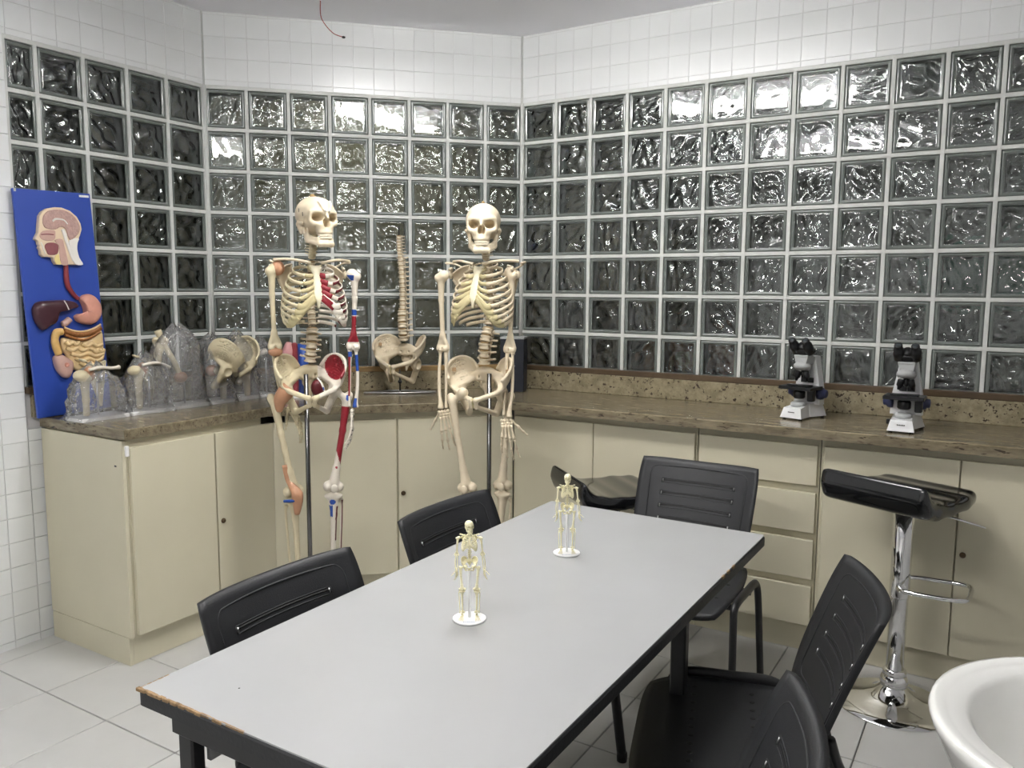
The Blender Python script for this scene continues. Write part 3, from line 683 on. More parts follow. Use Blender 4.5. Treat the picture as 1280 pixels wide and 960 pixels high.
for s in (-1, 1):
    MB().box((s * 0.288, (YF + YN) / 2, TZ - 0.0565), (0.03, YF - YN - 0.04, 0.05), 0.003).obj('side_rail', 'black_steel', tb)
    MB().box((s * 0.272, (YF + YN) / 2, TZ - 0.092), (0.012, YF - YN - 0.05, 0.115), 0.002).obj('side_apron', 'grey_panel', tb)
for yy in (YF, YN):
    MB().box((0, yy, TZ - 0.0585), (W - 0.11, 0.045, 0.055), 0.006).obj('cross_beam', 'black_steel', tb)
    for q in (-1, 1):
        MB().box((q * 0.285, yy, (TZ - 0.083) / 2 + 0.02), (0.04, 0.03, TZ - 0.123), 0.004).obj('leg', 'black_steel', tb)
    MB().box((0, yy, 0.022), (W - 0.10, 0.05, 0.042), 0.008).obj('foot', 'black_steel', tb)
MB().ball((-0.21, -D / 2 + 0.1, TZ), (0.002, 0.002, 0.0006), 0, 8).obj('ink_spot', 'ink', tb)

# ================================================================== chairs
def back_surf(u, v, off=0.0):
    """u across -1..1, v 0 bottom .. 1 top; curved backrest shell"""
    w = 0.232 - 0.012 * (1 - v) ** 2 - 0.02 * max(0.0, 0.25 - v) * 2
    x = u * w
    lean = 0.170 + 0.105 * v + 0.02 * v * v
    y = lean - 0.040 * u * u * (0.9 + 0.2 * v) + off
    z = 0.520 + 0.305 * v + 0.012 * u * u * v - 0.010 * (1 - v) * u * u
    return (x, y, z)
def soft(u):   # rounds the outline's corners
    return u
def back_outline(u, v):
    # squircle mapping of the unit square so that the corners are round
    a, b = 2 * u - 1, 2 * v - 1
    k = 0.06
    aa = a * math.sqrt(max(0, 1 - k * b * b * (b * b) * (a * a))); bb = b * math.sqrt(max(0, 1 - k * a * a * (a * a) * (b * b)))
    return aa, (bb + 1) / 2
def make_chair_meshes():
    me = {}
    f1 = lambda u, v: back_surf(*back_outline(u, v), 0.0)
    f2 = lambda u, v: (lambda q: (q[0] * 0.985, q[1] + 0.016, 0.52 + (q[2] - 0.52) * 0.985 + 0.002))(back_surf(*back_outline(u, v), 0.0))
    me['backrest'] = MB().grid(f1, 25, 17, f2).mesh('backrest', 'black_plastic')
    # raised border on the front face
    def onback(a, b, off): return back_surf(a, b, off)
    loop = []
    for (cx, cy, a0) in ((0.70, 0.80, 0), (-0.70, 0.80, 90), (-0.70, 0.16, 180), (0.70, 0.16, 270)):
        for k in range(6):
            a = math.radians(a0 + 18 * k); loop.append(onback(cx + 0.12 * math.cos(a), cy + 0.10 * math.sin(a), -0.0005))
    pts = []
    for i in range(len(loop)):
        p, q = np.array(loop[i]), np.array(loop[(i + 1) % len(loop)]); n = max(1, int(np.linalg.norm(q - p) / 0.02))
        for k in range(n):
            pts.append(p + (q - p) * k / n)
    # re-seat the straight runs on the curved surface
    P = []
    for p in pts:
        u = p[0] / 0.232; v = min(1, max(0, (p[2] - 0.520) / 0.305)); q = back_surf(u * 1.0, v, -0.0005); P.append((p[0], q[1], p[2]))
    me['back_ridge'] = MB().tube(P, 0.0028, 6, closed=True).mesh('back_ridge', 'black_plastic')
    sl = []
    for k in range(4):
        v = 0.30 + 0.145 * k
        mb = MB()
        for dv in (-0.024, 0.024):
            mb.tube([onback(-0.62 + 1.24 * i / 14.0, v + dv, 0.0002) for i in range(15)], 0.0016, 5)
        for e in (-0.62, 0.62): mb.tube([onback(e, v - 0.024, 0.0002), onback(e, v + 0.024, 0.0002)], 0.0016, 5)
        mb.tube([onback(-0.60 + 1.20 * i / 14.0, v, 0.0006) for i in range(15)], 0.0045, 6, 1, flat=(1.0, 0.25))
        for e, w in ((-0.60, 1), (0.60, 1)):
            mb.tube([onback(e, v - 0.018, -0.0006), onback(e, v + 0.018, -0.0006)], 0.0022, 5, 2)
        sl.append(mb.mesh('vent_slot', ['black_plastic', 'slot_dark', 'steel']))
    me['slots'] = sl
    def seat(u, v, off=0.0):
        a, b = 2 * u - 1, 2 * v - 1
        k = 0.16; aa = a * math.sqrt(max(0, 1 - k * a ** 2 * b ** 4)); bb = b * math.sqrt(max(0, 1 - k * b ** 2 * a ** 4))
        x = aa * (0.247 - 0.02 * max(0, bb)); y = bb * 0.225 - 0.012
        z = 0.452 - 0.020 * max(0, -bb - 0.35) ** 2 * 4 + 0.028 * max(0, bb - 0.3) ** 2 + 0.010 * aa * aa - 0.008 * (1 - bb * bb) + off
        return (x, y, z)
    me['seat'] = MB().grid(lambda u, v: seat(u, v), 21, 21, lambda u, v: (lambda q: (q[0] * 0.985, q[1] * 0.985, q[2] - 0.014))(seat(u, v))).mesh('seat', 'black_plastic')
    # row of vent holes along the seat
    me['vents'] = [seat(0.5 + i * 0.078, yy, 0.0006) for i in range(-5, 6) for yy in (0.30, 0.62)]
    me['vent'] = MB().lathe([(0.007, 0), (0.007, 0.0006), (0.0045, 0.0007)], 8).mesh('vent_hole', 'slot_dark')
    r = 0.0125
    side = []
    for s in (-1, 1):
        x = s * 0.245
        P = [(x + s * 0.02, -0.215, 0.012), (x + s * 0.012, -0.190, 0.22), (x + s * 0.004, -0.168, 0.395), (x, -0.150, 0.440), (x, -0.105, 0.456), (x, 0.0, 0.456), (x, 0.080, 0.456), (x, 0.120, 0.440), (x + s * 0.004, 0.135, 0.395), (x + s * 0.012, 0.150, 0.22), (x + s * 0.02, 0.170, 0.012)]
        if True:
            # the frame bows a little outside the seat
            P = [(p[0] + s * 0.022, p[1], p[2]) for p in P]
        side.append(MB().tube(catmull(P, 5), r, 10, flat=(1.0, 1.25)).mesh('side_frame', 'black_steel'))
    me['side'] = side
    foot = MB().lathe([(0.010, 0), (0.016, 0.002), (0.017, 0.02), (0.0155, 0.032)], 12).mesh('rubber_foot', 'slot_dark'); me['foot'] = foot
    me['cross'] = MB().tube([(-0.262, 0, 0), (0.262, 0, 0)], 0.011, 10).mesh('cross_bar', 'black_steel')
    bs = []
    for s in (-1, 1):
        x = s * 0.165
        P = [(x, -0.02, 0.425), (x, 0.12, 0.425), (x, 0.185, 0.432), (x, 0.215, 0.462), (x, 0.200, 0.505), (x, 0.186, 0.550)]
        bs.append(MB().tube(catmull(P, 6), 0.0105, 8, flat=(1.0, 1.5)).mesh('back_support', 'black_steel'))
    me['bs'] = bs
    return me
CH = make_chair_meshes()
def chair(x, y, rz, label):
    t = empty('chair', (x, y, 0), (0, 0, rz))
    b = new_obj('backrest', CH['backrest'], t); new_obj('back_ridge', CH['back_ridge'], b)
    for m in CH['slots']: new_obj('vent_slot', m, b)
    s = new_obj('seat', CH['seat'], t); [new_obj('vent_hole', CH['vent'], s, q) for q in CH['vents']]
    for k, m in enumerate(CH['side']):
        f = new_obj('side_frame', m, t)
        for yy in (-0.215, 0.170): new_obj('rubber_foot', CH['foot'], f, ((-1, 1)[k] * 0.287, yy, 0))
    for yy in (-0.10, 0.07): new_obj('cross_bar', CH['cross'], t, (0, yy, 0.428))
    for m in CH['bs']: new_obj('back_support', m, t)
    tag(t, label, 'chair', 'black plastic chairs around the table')
chair(1.150, -2.555, math.radians(90), 'black plastic chair pushed under the table near its worn corner')
chair(1.118, -1.865, math.radians(90), 'black plastic chair on the left side, in front of the plain skeleton')
chair(1.312, -1.105, math.radians(0), 'black plastic chair at the far end of the table, facing the camera')
chair(1.800, -2.000, math.radians(-90 + 17), 'black plastic chair with its whole seat showing, right of the table')
chair(1.805, -2.705, math.radians(-90 + 13), 'black plastic chair nearest the camera, only its back showing')

# ================================================================== bar stools
def f_saddle(P):
    # low back lip at -y, dip in the middle, rounded nose at +y
    K = [(-0.212, 0.112, 0.012), (-0.205, 0.075, 0.022), (-0.185, 0.045, 0.030), (-0.130, 0.030, 0.028), (-0.04, 0.026, 0.024), (0.06, 0.032, 0.024), (0.14, 0.036, 0.022), (0.185, 0.028, 0.016)]
    Q = np.stack([np.zeros_like(P[..., 0]), P[..., 1], P[..., 2]], -1); d = None
    for (y0, z0, r0), (y1, z1, r1) in zip(K[:-1], K[1:]):
        e = s_cone(Q, (0, y0, z0), (0, y1, z1), r0, r1); d = e if d is None else smin(d, e, 0.02)
    w = 0.196 - 0.05 * np.clip((P[..., 1] - 0.02) / 0.18, 0, 1) ** 2
    a = P[..., 0] / w; d = d + 0.010 * np.clip(np.abs(a) - 0.55, 0, 1) * 0
    e = np.abs(P[..., 0]) - w
    k = 0.02; m = np.maximum(d, e); return -smin(-d, -e, k) if True else m
SADDLE = sdf_mesh('seat', f_saddle, (-0.235, -0.26, -0.02), (0.235, 0.22, 0.14), 0.0048, 'black_gloss', None, 30)
def stool(x, y, rz, label, zs=0.74):
    t = empty('bar_stool', (x, y, 0), (0, 0, rz))
    MB().lathe([(0.02, 0.0), (0.205, 0.0), (0.208, 0.004), (0.205, 0.008), (0.15, 0.018), (0.10, 0.03), (0.065, 0.048), (0.046, 0.066), (0.040, 0.075)], 40).obj('base', 'chrome', t)
    MB().ball((0, 0, 0.085), (0.048, 0.048, 0.042), 0, 24).obj('dome', 'chrome', t)
    MB().lathe([(0.036, 0.105), (0.040, 0.11), (0.040, 0.128), (0.034, 0.134)], 24).obj('collar', 'chrome', t)
    MB().lathe([(0.030, 0.12), (0.031, 0.40), (0.031, 0.402)], 24).obj('outer_column', 'chrome', t)
    MB().lathe([(0.0335, 0.402), (0.0335, 0.404), (0.0335, zs - 0.012), (0.03, zs - 0.01)], 24).obj('sleeve', 'chrome', t)
    P = [(0.0, 0.033, 0.45), (0.01, 0.075, 0.45), (0.045, 0.092, 0.452), (0.12, 0.095, 0.454), (0.185, 0.092, 0.456), (0.215, 0.07, 0.457), (0.22, 0.0, 0.457), (0.215, -0.07, 0.457), (0.185, -0.092, 0.456), (0.12, -0.095, 0.454), (0.045, -0.092, 0.452), (0.01, -0.075, 0.45), (0.0, -0.033, 0.45)]
    MB().tube(catmull(P, 5), 0.0085, 8).obj('footrest', 'chrome', t, (0, 0, 0.0), (0, 0, math.radians(22)))
    lv = MB(); lv.tube([(0.02, 0.01, zs - 0.022), (0.14, 0.05, zs - 0.03), (0.235, 0.085, zs - 0.052)], 0.0042, 8)
    lv.obj('lever', 'chrome', t, (0, 0, 0), (0, 0, math.radians(8)))
    MB().box((0, 0, zs - 0.008), (0.16, 0.16, 0.008), 0.002).obj('mount_plate', 'black_steel', t)
    o = new_obj('seat', SADDLE, t, (0, 0, zs))
    tag(t, label, 'stool', 'chrome bar stools')
stool(2.015, -0.715, math.radians(-24), 'glossy black bar stool on a chrome column, right of the drawers')
stool(0.905, -0.715, math.radians(-42), 'glossy black bar stool half hidden behind the far chair', 0.600)

# ================================================================== basin
bs_ = empty('wash_basin', (2.475, -2.535, 0))
pr_ = [(0.05, 0.735), (0.10, 0.742), (0.17, 0.772), (0.222, 0.828), (0.246, 0.880), (0.250, 0.893), (0.247, 0.900), (0.240, 0.9015), (0.228, 0.897), (0.222, 0.895), (0.204, 0.893), (0.196, 0.886), (0.180, 0.855), (0.150, 0.815), (0.10, 0.785), (0.05, 0.776), (0.021, 0.774), (0.02, 0.772)]
MB().lathe(pr_, 64).obj('bowl', 'ceramic', bs_)
MB().lathe([(0.021, 0.7735), (0.02, 0.7755), (0.012, 0.776), (0.011, 0.7745)], 20).obj('drain', 'chrome', bs_)
MB().lathe([(0.12, 0.0), (0.125, 0.004), (0.115, 0.05), (0.085, 0.25), (0.080, 0.6), (0.09, 0.735)], 40).obj('pedestal', 'ceramic', bs_)
tag(bs_, 'round white ceramic wash basin at the lower right', 'basin')
# ================================================================== bones
def mirror(me, name=None):
    V = np.empty(len(me.vertices) * 3); me.vertices.foreach_get('co', V); V = V.reshape(-1, 3) * np.array((-1, 1, 1))
    F = [tuple(reversed(p.vertices[:])) for p in me.polygons]
    m2 = bpy.data.meshes.new(name or me.name); m2.from_pydata(V.tolist(), [], F)
    for k in me.materials: m2.materials.append(k)
    mi = [p.material_index for p in me.polygons]; sm = [p.use_smooth for p in me.polygons]
    m2.polygons.foreach_set('material_index', mi); m2.polygons.foreach_set('use_smooth', sm); m2.update(); return m2
def with_mats(me, mats, name=None, paint=None):
    m2 = me.copy(); m2.materials.clear()
    for k in mats: m2.materials.append(M[k])
    if paint is not None:
        V = np.empty(len(me.vertices) * 3); me.vertices.foreach_get('co', V); V = V.reshape(-1, 3)
        c = np.array([V[list(p.vertices)].mean(0) for p in me.polygons]); n = np.array([p.normal[:] for p in me.polygons])
        m2.polygons.foreach_set('material_index', np.asarray(paint(c, n), int))
    m2.update(); return m2

def f_skull(P):
    X = np.abs(P[..., 0]); Q = np.stack([X, P[..., 1], P[..., 2]], -1)
    d = s_ell(Q, (0, 0.014, 0.036), (0.071, 0.088, 0.069))
    d = smin(d, s_ell(Q, (0, -0.038, 0.040), (0.056, 0.046, 0.050)), 0.02)
    d = smin(d, s_cone(Q, (0.0, -0.082, 0.034), (0.042, -0.068, 0.037), 0.009, 0.009), 0.012)
    d = smin(d, s_cone(Q, (0.051, -0.060, 0.034), (0.054, -0.056, 0.002), 0.0075, 0.0085), 0.008)    # lateral orbit rim
    d = smin(d, s_ell(Q, (0.010, -0.064, -0.020), (0.027, 0.026, 0.038)), 0.012)                    # maxilla
    d = smin(d, s_cone(Q, (0.046, -0.064, -0.008), (0.022, -0.078, -0.016), 0.0105, 0.009), 0.010)   # cheek
    d = smin(d, s_cone(Q, (0.050, -0.056, -0.008), (0.067, -0.020, -0.006), 0.0085, 0.006), 0.006)
    d = smin(d, s_cone(Q, (0.067, -0.020, -0.006), (0.066, 0.020, -0.004), 0.006, 0.007), 0.006)
    d = smin(d, s_cone(Q, (0, -0.084, 0.030), (0, -0.098, 0.010), 0.008, 0.0055), 0.008)
    d = smin(d, s_ell(Q, (0, -0.070, -0.044), (0.030, 0.024, 0.013)), 0.010)
    d = smin(d, s_cone(Q, (0.058, 0.028, -0.005), (0.054, 0.022, -0.038), 0.014, 0.008), 0.010)
    d = smin(d, s_ell(Q, (0, 0.03, -0.012), (0.05, 0.06, 0.03)), 0.02)
    d = ssub(d, s_ell(Q, (0.0315, -0.076, 0.0145), (0.0205, 0.052, 0.0165)), 0.004)
    d = ssub(d, s_ell(Q, (0.0065, -0.088, -0.008), (0.0085, 0.040, 0.0175)), 0.003)
    d = ssub(d, s_ell(Q, (0.060, -0.034, -0.012), (0.012, 0.020, 0.030)), 0.006)
    d = ssub(d, s_ell(Q, (0.056, -0.044, -0.050), (0.024, 0.036, 0.030)), 0.006)
    return d
SK = {}
SK['skull'] = sdf_mesh('skull', f_skull, (-0.085, -0.115, -0.07), (0.085, 0.115, 0.115), 0.0026, 'bone')
def f_jaw(P):
    X = np.abs(P[..., 0]); Q = np.stack([X, P[..., 1], P[..., 2]], -1)
    d = s_cone(Q, (0, -0.083, -0.088), (0.024, -0.072, -0.088), 0.0125, 0.0115)
    d = smin(d, s_cone(Q, (0.024, -0.072, -0.088), (0.048, -0.012, -0.070), 0.0115, 0.0095), 0.006)
    d = smin(d, s_cone(Q, (0, -0.080, -0.072), (0.026, -0.066, -0.070), 0.0085, 0.008), 0.010)
    d = smin(d, s_cone(Q, (0.026, -0.066, -0.070), (0.046, -0.016, -0.058), 0.008, 0.008), 0.006)
    d = smin(d, s_cone(Q, (0.049, -0.012, -0.066), (0.056, 0.004, -0.020), 0.0085, 0.0065), 0.006)
    d = smin(d, s_cone(Q, (0.047, -0.020, -0.060), (0.052, -0.022, -0.026), 0.007, 0.004), 0.010)
    return d
SK['jaw'] = sdf_mesh('jaw', f_jaw, (-0.072, -0.105, -0.108), (0.072, 0.022, -0.008), 0.0026, 'bone')
def teeth(up):
    mb = MB()
    for i in range(-6, 7):
        if up is False and i == 7: continue
        a = (i + (0.5 if i < 0 else 0.5)) * 0.185 if False else i * 0.178
        x = 0.030 * math.sin(a) * 1.02; y = -0.066 - 0.024 * math.cos(a) + 0.010 * (1 - math.cos(a))
        s = 1.0 if up else 0.93
        mb.box((x * s, y * s - (0.0 if up else 0.006), -0.0545 if up else -0.0640), (0.0058, 0.005, 0.0085), 0.0012, 0, Rz(a * 0.9))
    return mb.mesh('teeth', 'teeth')
SK['teeth_up'], SK['teeth_low'] = teeth(True), teeth(False)

def vertebra(r, h, tp, sp, sp_drop, disc):
    mb = MB()
    mb.lathe([(r * 0.90, -h / 2), (r * 1.06, -h * 0.44), (r * 0.86, -h * 0.20), (r * 0.72, 0), (r * 0.86, h * 0.20), (r * 1.06, h * 0.44), (r * 0.90, h / 2)], 18, 0, (0, 0, 0), None, 1.15, 0.9)
    mb.lathe([(r * 0.7, h / 2), (r * 0.84, h / 2 + disc * 0.3), (r * 0.84, h / 2 + disc * 0.7), (r * 0.7, h / 2 + disc)], 18, 1, (0, 0, 0), None, 1.12, 0.88)
    for s in (-1, 1):
        mb.tube([(s * r * 0.6, r * 0.75, h * 0.1), (s * r * 1.0, r * 1.35, h * 0.1), (s * (r + tp) * 0.9, r * 1.55, h * 0.15), (s * (r + tp), r * 1.6, h * 0.2)], [h * 0.20, h * 0.20, h * 0.19, h * 0.18], 7)
        mb.tube([(s * r * 0.7, r * 1.25, -h * 0.55), (s * r * 0.72, r * 1.3, h * 0.6)], [h * 0.13, h * 0.15], 7)
        mb.tube([(s * r * 0.75, r * 0.8, 0), (s * r * 0.45, r * 1.6, 0), (0, r * 1.9, -h * 0.05)], h * 0.16, 7)
    mb.tube([(0, r * 1.8, 0), (0, r * 1.9 + sp * 0.6, -sp_drop * 0.5), (0, r * 1.9 + sp, -sp_drop)], [h * 0.2, h * 0.17, h * 0.2], 7, flat=(1.4, 0.6))
    return mb.mesh('vertebra', ['bone', 'disc'])
SK['v_c'] = vertebra(0.0125, 0.0125, 0.012, 0.018, 0.004, 0.004)
SK['v_t'] = vertebra(0.0145, 0.0185, 0.018, 0.026, 0.018, 0.0045)
SK['v_l'] = vertebra(0.0215, 0.0270, 0.020, 0.026, 0.004, 0.0080)

RW = [.052, .080, .098, .110, .118, .124, .128, .130, .129, .124, .110, .095]
RD = [.048, .068, .082, .092, .098, .102, .104, .103, .100, .095, .090, .085]
RDROP = [.028, .040, .050, .060, .068, .074, .078, .080, .080, .074, .060, .046]
REND = [150, 150, 149, 147, 145, 142, 137, 130, 122, 113, 92, 72]
def spine_y(z): return 0.035 * math.sin(min(1, max(0, -z / 0.27)) * PI * 0.9)      # kyphosis of the thoracic spine
def rib_pts(i, s):
    w, D, dr = RW[i], RD[i], RDROP[i]; z0 = -0.0225 * i + 0.004; yb = 0.036 + spine_y(z0); yc = yb - D; out = []
    for k in range(19):
        ph = math.radians(13 + (REND[i] - 13) * k / 18.0); c = math.cos(ph)
        x = w * math.sin(ph) ** 0.82; y = yc + D * (c if c > 0 else c * 1.08); z = z0 - dr * ((1 - c) / 2) ** 1.15 - 0.004 * math.sin(ph)
        out.append((s * x, y - (0.010 if k == 0 else 0), z))
    return np.array(out)
ST = [(0, -0.066, -0.018), (0, -0.082, -0.050), (0, -0.104, -0.100), (0, -0.118, -0.150), (0, -0.117, -0.186)]
SZ = [-0.034, -0.056, -0.079, -0.100, -0.120, -0.138, -0.150]
def stern(z):
    for a, b in zip(ST[:-1], ST[1:]):
        if a[2] >= z >= b[2]: t = (a[2] - z) / (a[2] - b[2]); return a[1] + (b[1] - a[1]) * t
    return ST[-1][1]
ribs = {}; ribs_thick = {}
for s in (-1, 1):
    for i in range(12):
        r_ = [0.0060] * 19; r_[0] = 0.0068; r_[-1] = 0.0066
        ribs[(i, s)] = MB().tube(rib_pts(i, s), r_, 8, flat=(1.2 if i > 0 else 0.7, 0.55), up=(0, 0, 1)).mesh('rib', 'bone')
for s in (-1, 1):
    for i in range(12): ribs_thick[(i, s)] = MB().tube(rib_pts(i, s), 0.0085, 6, flat=(1.0, 0.8), up=(0, 0, 1)).mesh('rib', 'bone')
def cartilage(s, mats, red=False):
    mb = MB()
    tips = [rib_pts(i, s)[-1] for i in range(12)]
    for i in range(10):
        a = tips[i]
        if i < 7: b = np.array((s * 0.014, stern(SZ[i]) + 0.001, SZ[i]))
        else: b = None
        if i < 5: P = [a, a * 0.5 + b * 0.5 + np.array((0, -0.006, -0.003)), b]
        elif i < 7: P = [a, a + (b - a) * 0.3 + np.array((0, -0.004, -0.014)), a + (b - a) * 0.7 + np.array((0, -0.004, -0.006)), b]
        else:
            c = tips[6] + (np.array((s * 0.014, stern(SZ[6]), SZ[6])) - tips[6]) * (0.42 - 0.13 * (i - 7)) + np.array((0, -0.002, -0.017 - 0.006 * (i - 7)))
            P = [a, a * 0.55 + c * 0.45 + np.array((0, -0.004, -0.010)), c]
        C = catmull(P, 5)
        mb.tube(C, 0.0074 if i < 5 else 0.0118, 8, 0, flat=(1.1, 0.4), up=(0, 0, 1))
        if red and 1 <= i <= 6:
            n = len(C); mb.tube(C[int(n * 0.45):], 0.0085, 8, 1, flat=(1.3, 0.65), up=(0, 0, 1))
    return mb.mesh('costal_cartilage', mats)
SK['cart'] = {s: cartilage(s, ['cartilage']) for s in (-1, 1)}
def sternum():
    mb = MB(); W_ = [(-0.012, .026), (-0.020, .027), (-0.040, .018), (-0.052, .0125), (-0.060, .0125), (-0.10, .0155), (-0.140, .0165), (-0.153, .011), (-0.165, .007), (-0.186, .0045)]
    zs = [w[0] for w in W_]
    fn = lambda u, v: ((2 * u - 1) * np.interp(-(zs[0] + (zs[-1] - zs[0]) * v), [-z for z in zs], [w[1] for w in W_]), stern(min(-0.018, zs[0] + (zs[-1] - zs[0]) * v)) - 0.006 + 0.004 * (2 * u - 1) ** 2, zs[0] + (zs[-1] - zs[0]) * v - (0.006 * (1 - (2 * u - 1) ** 2) if v < 0.02 else 0))
    mb.grid(lambda u, v: fn(u, 1 - v), 7, 30, lambda u, v: (lambda q: (q[0], q[1] + 0.011, q[2]))(fn(u, 1 - v)))
    return mb.mesh('sternum', 'sternum')
SK['sternum'] = sternum()
def clav(s):
    P = catmull([(s * 0.022, -0.070, -0.008), (s * 0.055, -0.074, 0.000), (s * 0.095, -0.050, 0.006), (s * 0.130, -0.018, 0.006), (s * 0.150, -0.004, 0.004)], 5)
    return MB().tube(P, np.interp(np.linspace(0, 1, len(P)), [0, .15, .6, 1], [.0095, .0068, .0062, .0080]), 9, flat=(0.85, 1.1)).mesh('clavicle', 'bone')
SK['clav'] = {s: clav(s) for s in (-1, 1)}
def scap():
    mb = MB()   # right-hand side of the picture: glenoid at the origin, blade to -x
    def blade(u, v):
        a = np.array((-0.004, 0.006, -0.012)); b = np.array((-0.078, 0.030, 0.030)); c = np.array((-0.062, 0.040, -0.118)); l = np.array((-0.010, 0.012, -0.030))
        top = a + (b - a) * u; bot = l + (c - l) * u; p = top + (bot - top) * v
        return p + np.array((0, 0.014 * math.sin(PI * u) * math.sin(PI * v), 0.010 * math.sin(PI * u) * (1 - v)))
    mb.grid(blade, 9, 9, lambda u, v: np.array(blade(u, v)) + np.array((0.001, 0.0035, 0)))
    mb.tube([blade(u, 0) for u in np.linspace(0, 1, 8)], 0.004, 7); mb.tube([blade(u, 1) for u in np.linspace(0, 1, 8)], 0.0052, 7); mb.tube([blade(1, v) for v in np.linspace(0, 1, 8)], 0.004, 7)
    mb.ball((-0.002, 0.004, -0.010), (0.010, 0.014, 0.018), 0, 10)
    mb.tube(catmull([(-0.072, 0.045, 0.010), (-0.040, 0.055, 0.022), (-0.010, 0.050, 0.036), (0.012, 0.028, 0.040), (0.016, 0.006, 0.038)], 4), [.003] + [.006] * 8 + [.0075] * 8, 8, flat=(0.6, 1.3))
    mb.tube(catmull([(-0.006, -0.002, 0.004), (-0.010, -0.018, 0.016), (-0.004, -0.034, 0.010)], 4), .006, 8)
    return mb.mesh('scapula', 'bone')
SK['scap'] = {1: scap()}; SK['scap'][-1] = mirror(SK['scap'][1])

def f_pelvis(P):
    X = np.abs(P[..., 0]); Q = np.stack([X, P[..., 1], P[..., 2]], -1)
    crest = catmull([(.116, -.066, .066), (.136, -.040, .098), (.134, .005, .134), (.105, .048, .150), (.068, .074, .135), (.044, .084, .100)], 5)
    base = catmull([(.092, -.050, .016), (.090, -.022, .030), (.080, .006, .040), (.062, .036, .050), (.050, .056, .060), (.044, .070, .070)], 5)
    pts = []; rad = []
    for a, b in zip(base, crest):
        for t in np.linspace(0, 1, 12):
            p = a + (b - a) * t; p = p + np.array((0.014, 0.012, -0.006)) * math.sin(PI * t); pts.append(p); rad.append(0.0056 if t < 0.95 else 0.0075)
    d = s_pts(Q, np.array(pts), rad)
    d = smin(d, s_ell(Q, (.094, 0.0, .004), (.026, .032, .034)), 0.014)
    d = smin(d, s_cone(Q, (.090, -.044, .012), (.012, -.088, -.016), .0115, .0105), 0.010)
    d = smin(d, s_cone(Q, (.092, .014, -.014), (.062, .030, -.080), .0165, .0155), 0.012)
    d = smin(d, s_cone(Q, (.062, .026, -.086), (.010, -.078, -.044), .0115, .0085), 0.010)
    d = smin(d, s_cone(Q, (.010, -.088, -.014), (.010, -.080, -.044), .0095, .0095), 0.008)
    d = smin(d, s_cone(Q, (.085, .02, .03), (.050, .062, .062), .014, .012), 0.012)
    d = ssub(d, s_ell(Q, (.120, -.006, -.002), (.022, .022, .022)), 0.004)
    s = s_ell(Q, (0, .056, .090), (.042, .020, .020))
    s = smin(s, s_cone(Q, (.030, .062, .084), (.060, .062, .074), .015, .014), 0.010)
    s = smin(s, s_ell(Q, (0.02, .060, .066), (.034, .018, .026)), 0.012)
    s = smin(s, s_ell(Q, (0, .074, .034), (.034, .012, .030)), 0.012)
    s = smin(s, s_cone(Q, (0, .080, .010), (0, .070, -.030), .014, .005), 0.010)
    for z, y in ((.066, .042), (.044, .055), (.024, .062)): s = ssub(s, s_ell(Q, (.022, y, z), (.0055, .012, .0055)), 0.003)
    return smin(d, s, 0.006)
SK['pelvis'] = sdf_mesh('pelvis', f_pelvis, (-0.160, -0.110, -0.110), (0.160, 0.110, 0.170), 0.0040, ['bone', 'cartilage'], lambda c: (np.abs(c[:, 0]) < 0.004) & (c[:, 1] < -0.07))

def long_bone(name, f, half, L, h=0.0030, front=0.04):
    return sdf_mesh(name, f, (-half, -front, -L - 0.02), (half, front, 0.035), h, 'bone')
def f_hum(P):   # head points to -x (medial for the bone on the right of the picture)
    d = s_ell(P, (-.010, .004, .000), (.0235, .0235, .0225))
    d = smin(d, s_ell(P, (.012, -.004, -.008), (.014, .015, .016)), .008)
    d = smin(d, s_cone(P, (0, 0, -.015), (0.002, 0, -.10), .0155, .0105), .012)
    d = smin(d, s_cone(P, (0.002, 0, -.10), (0, 0, -.250), .0105, .0092), .008)
    d = smin(d, s_cone(P, (0, 0, -.245), (-.022, 0, -.292), .0095, .0080), .010)
    d = smin(d, s_cone(P, (0, 0, -.245), (.020, 0, -.292), .0095, .0080), .010)
    d = smin(d, s_ell(P, (0, .001, -.282), (.018, .0065, .026)), .008)
    d = smin(d, s_cone(P, (-.016, -.004, -.302), (.016, -.004, -.302), .0125, .0115), .008)
    d = ssub(d, s_ell(P, (-.002, -.016, -.302), (.003, .010, .012)), .004)
    return d
SK['hum'] = {1: long_bone('humerus', f_hum, 0.042, 0.315)}; SK['hum'][-1] = mirror(SK['hum'][1])
def f_fem(P):   # origin at the greater trochanter's level, head towards -x
    d = s_ell(P, (-.050, -.006, .012), (.0235, .0235, .0235))
    d = smin(d, s_cone(P, (-.044, -.005, .008), (.000, 0, -.020), .0130, .0160), .010)
    d = smin(d, s_ell(P, (.010, .005, -.006), (.0165, .020, .022)), .010)
    d = smin(d, s_cone(P, (.002, 0, -.030), (.002, -.004, -.16), .0180, .0128), .012)
    d = smin(d, s_cone(P, (.002, -.004, -.16), (-.002, -.002, -.33), .0128, .0135), .010)
    d = smin(d, s_cone(P, (-.002, -.002, -.33), (-.004, 0, -.395), .0140, .0230), .012)
    d = smin(d, s_ell(P, (-.026, .008, -.418), (.0200, .026, .0240)), .010)
    d = smin(d, s_ell(P, (.020, .008, -.416), (.0190, .026, .0230)), .010)
    d = ssub(d, s_ell(P, (-.003, .028, -.436), (.0075, .024, .018)), .005)
    d = ssub(d, s_ell(P, (-.003, -.026, -.424), (.006, .010, .018)), .006)
    return d
SK['fem'] = {1: long_bone('femur', f_fem, 0.080, 0.442, 0.0034)}; SK['fem'][-1] = mirror(SK['fem'][1])
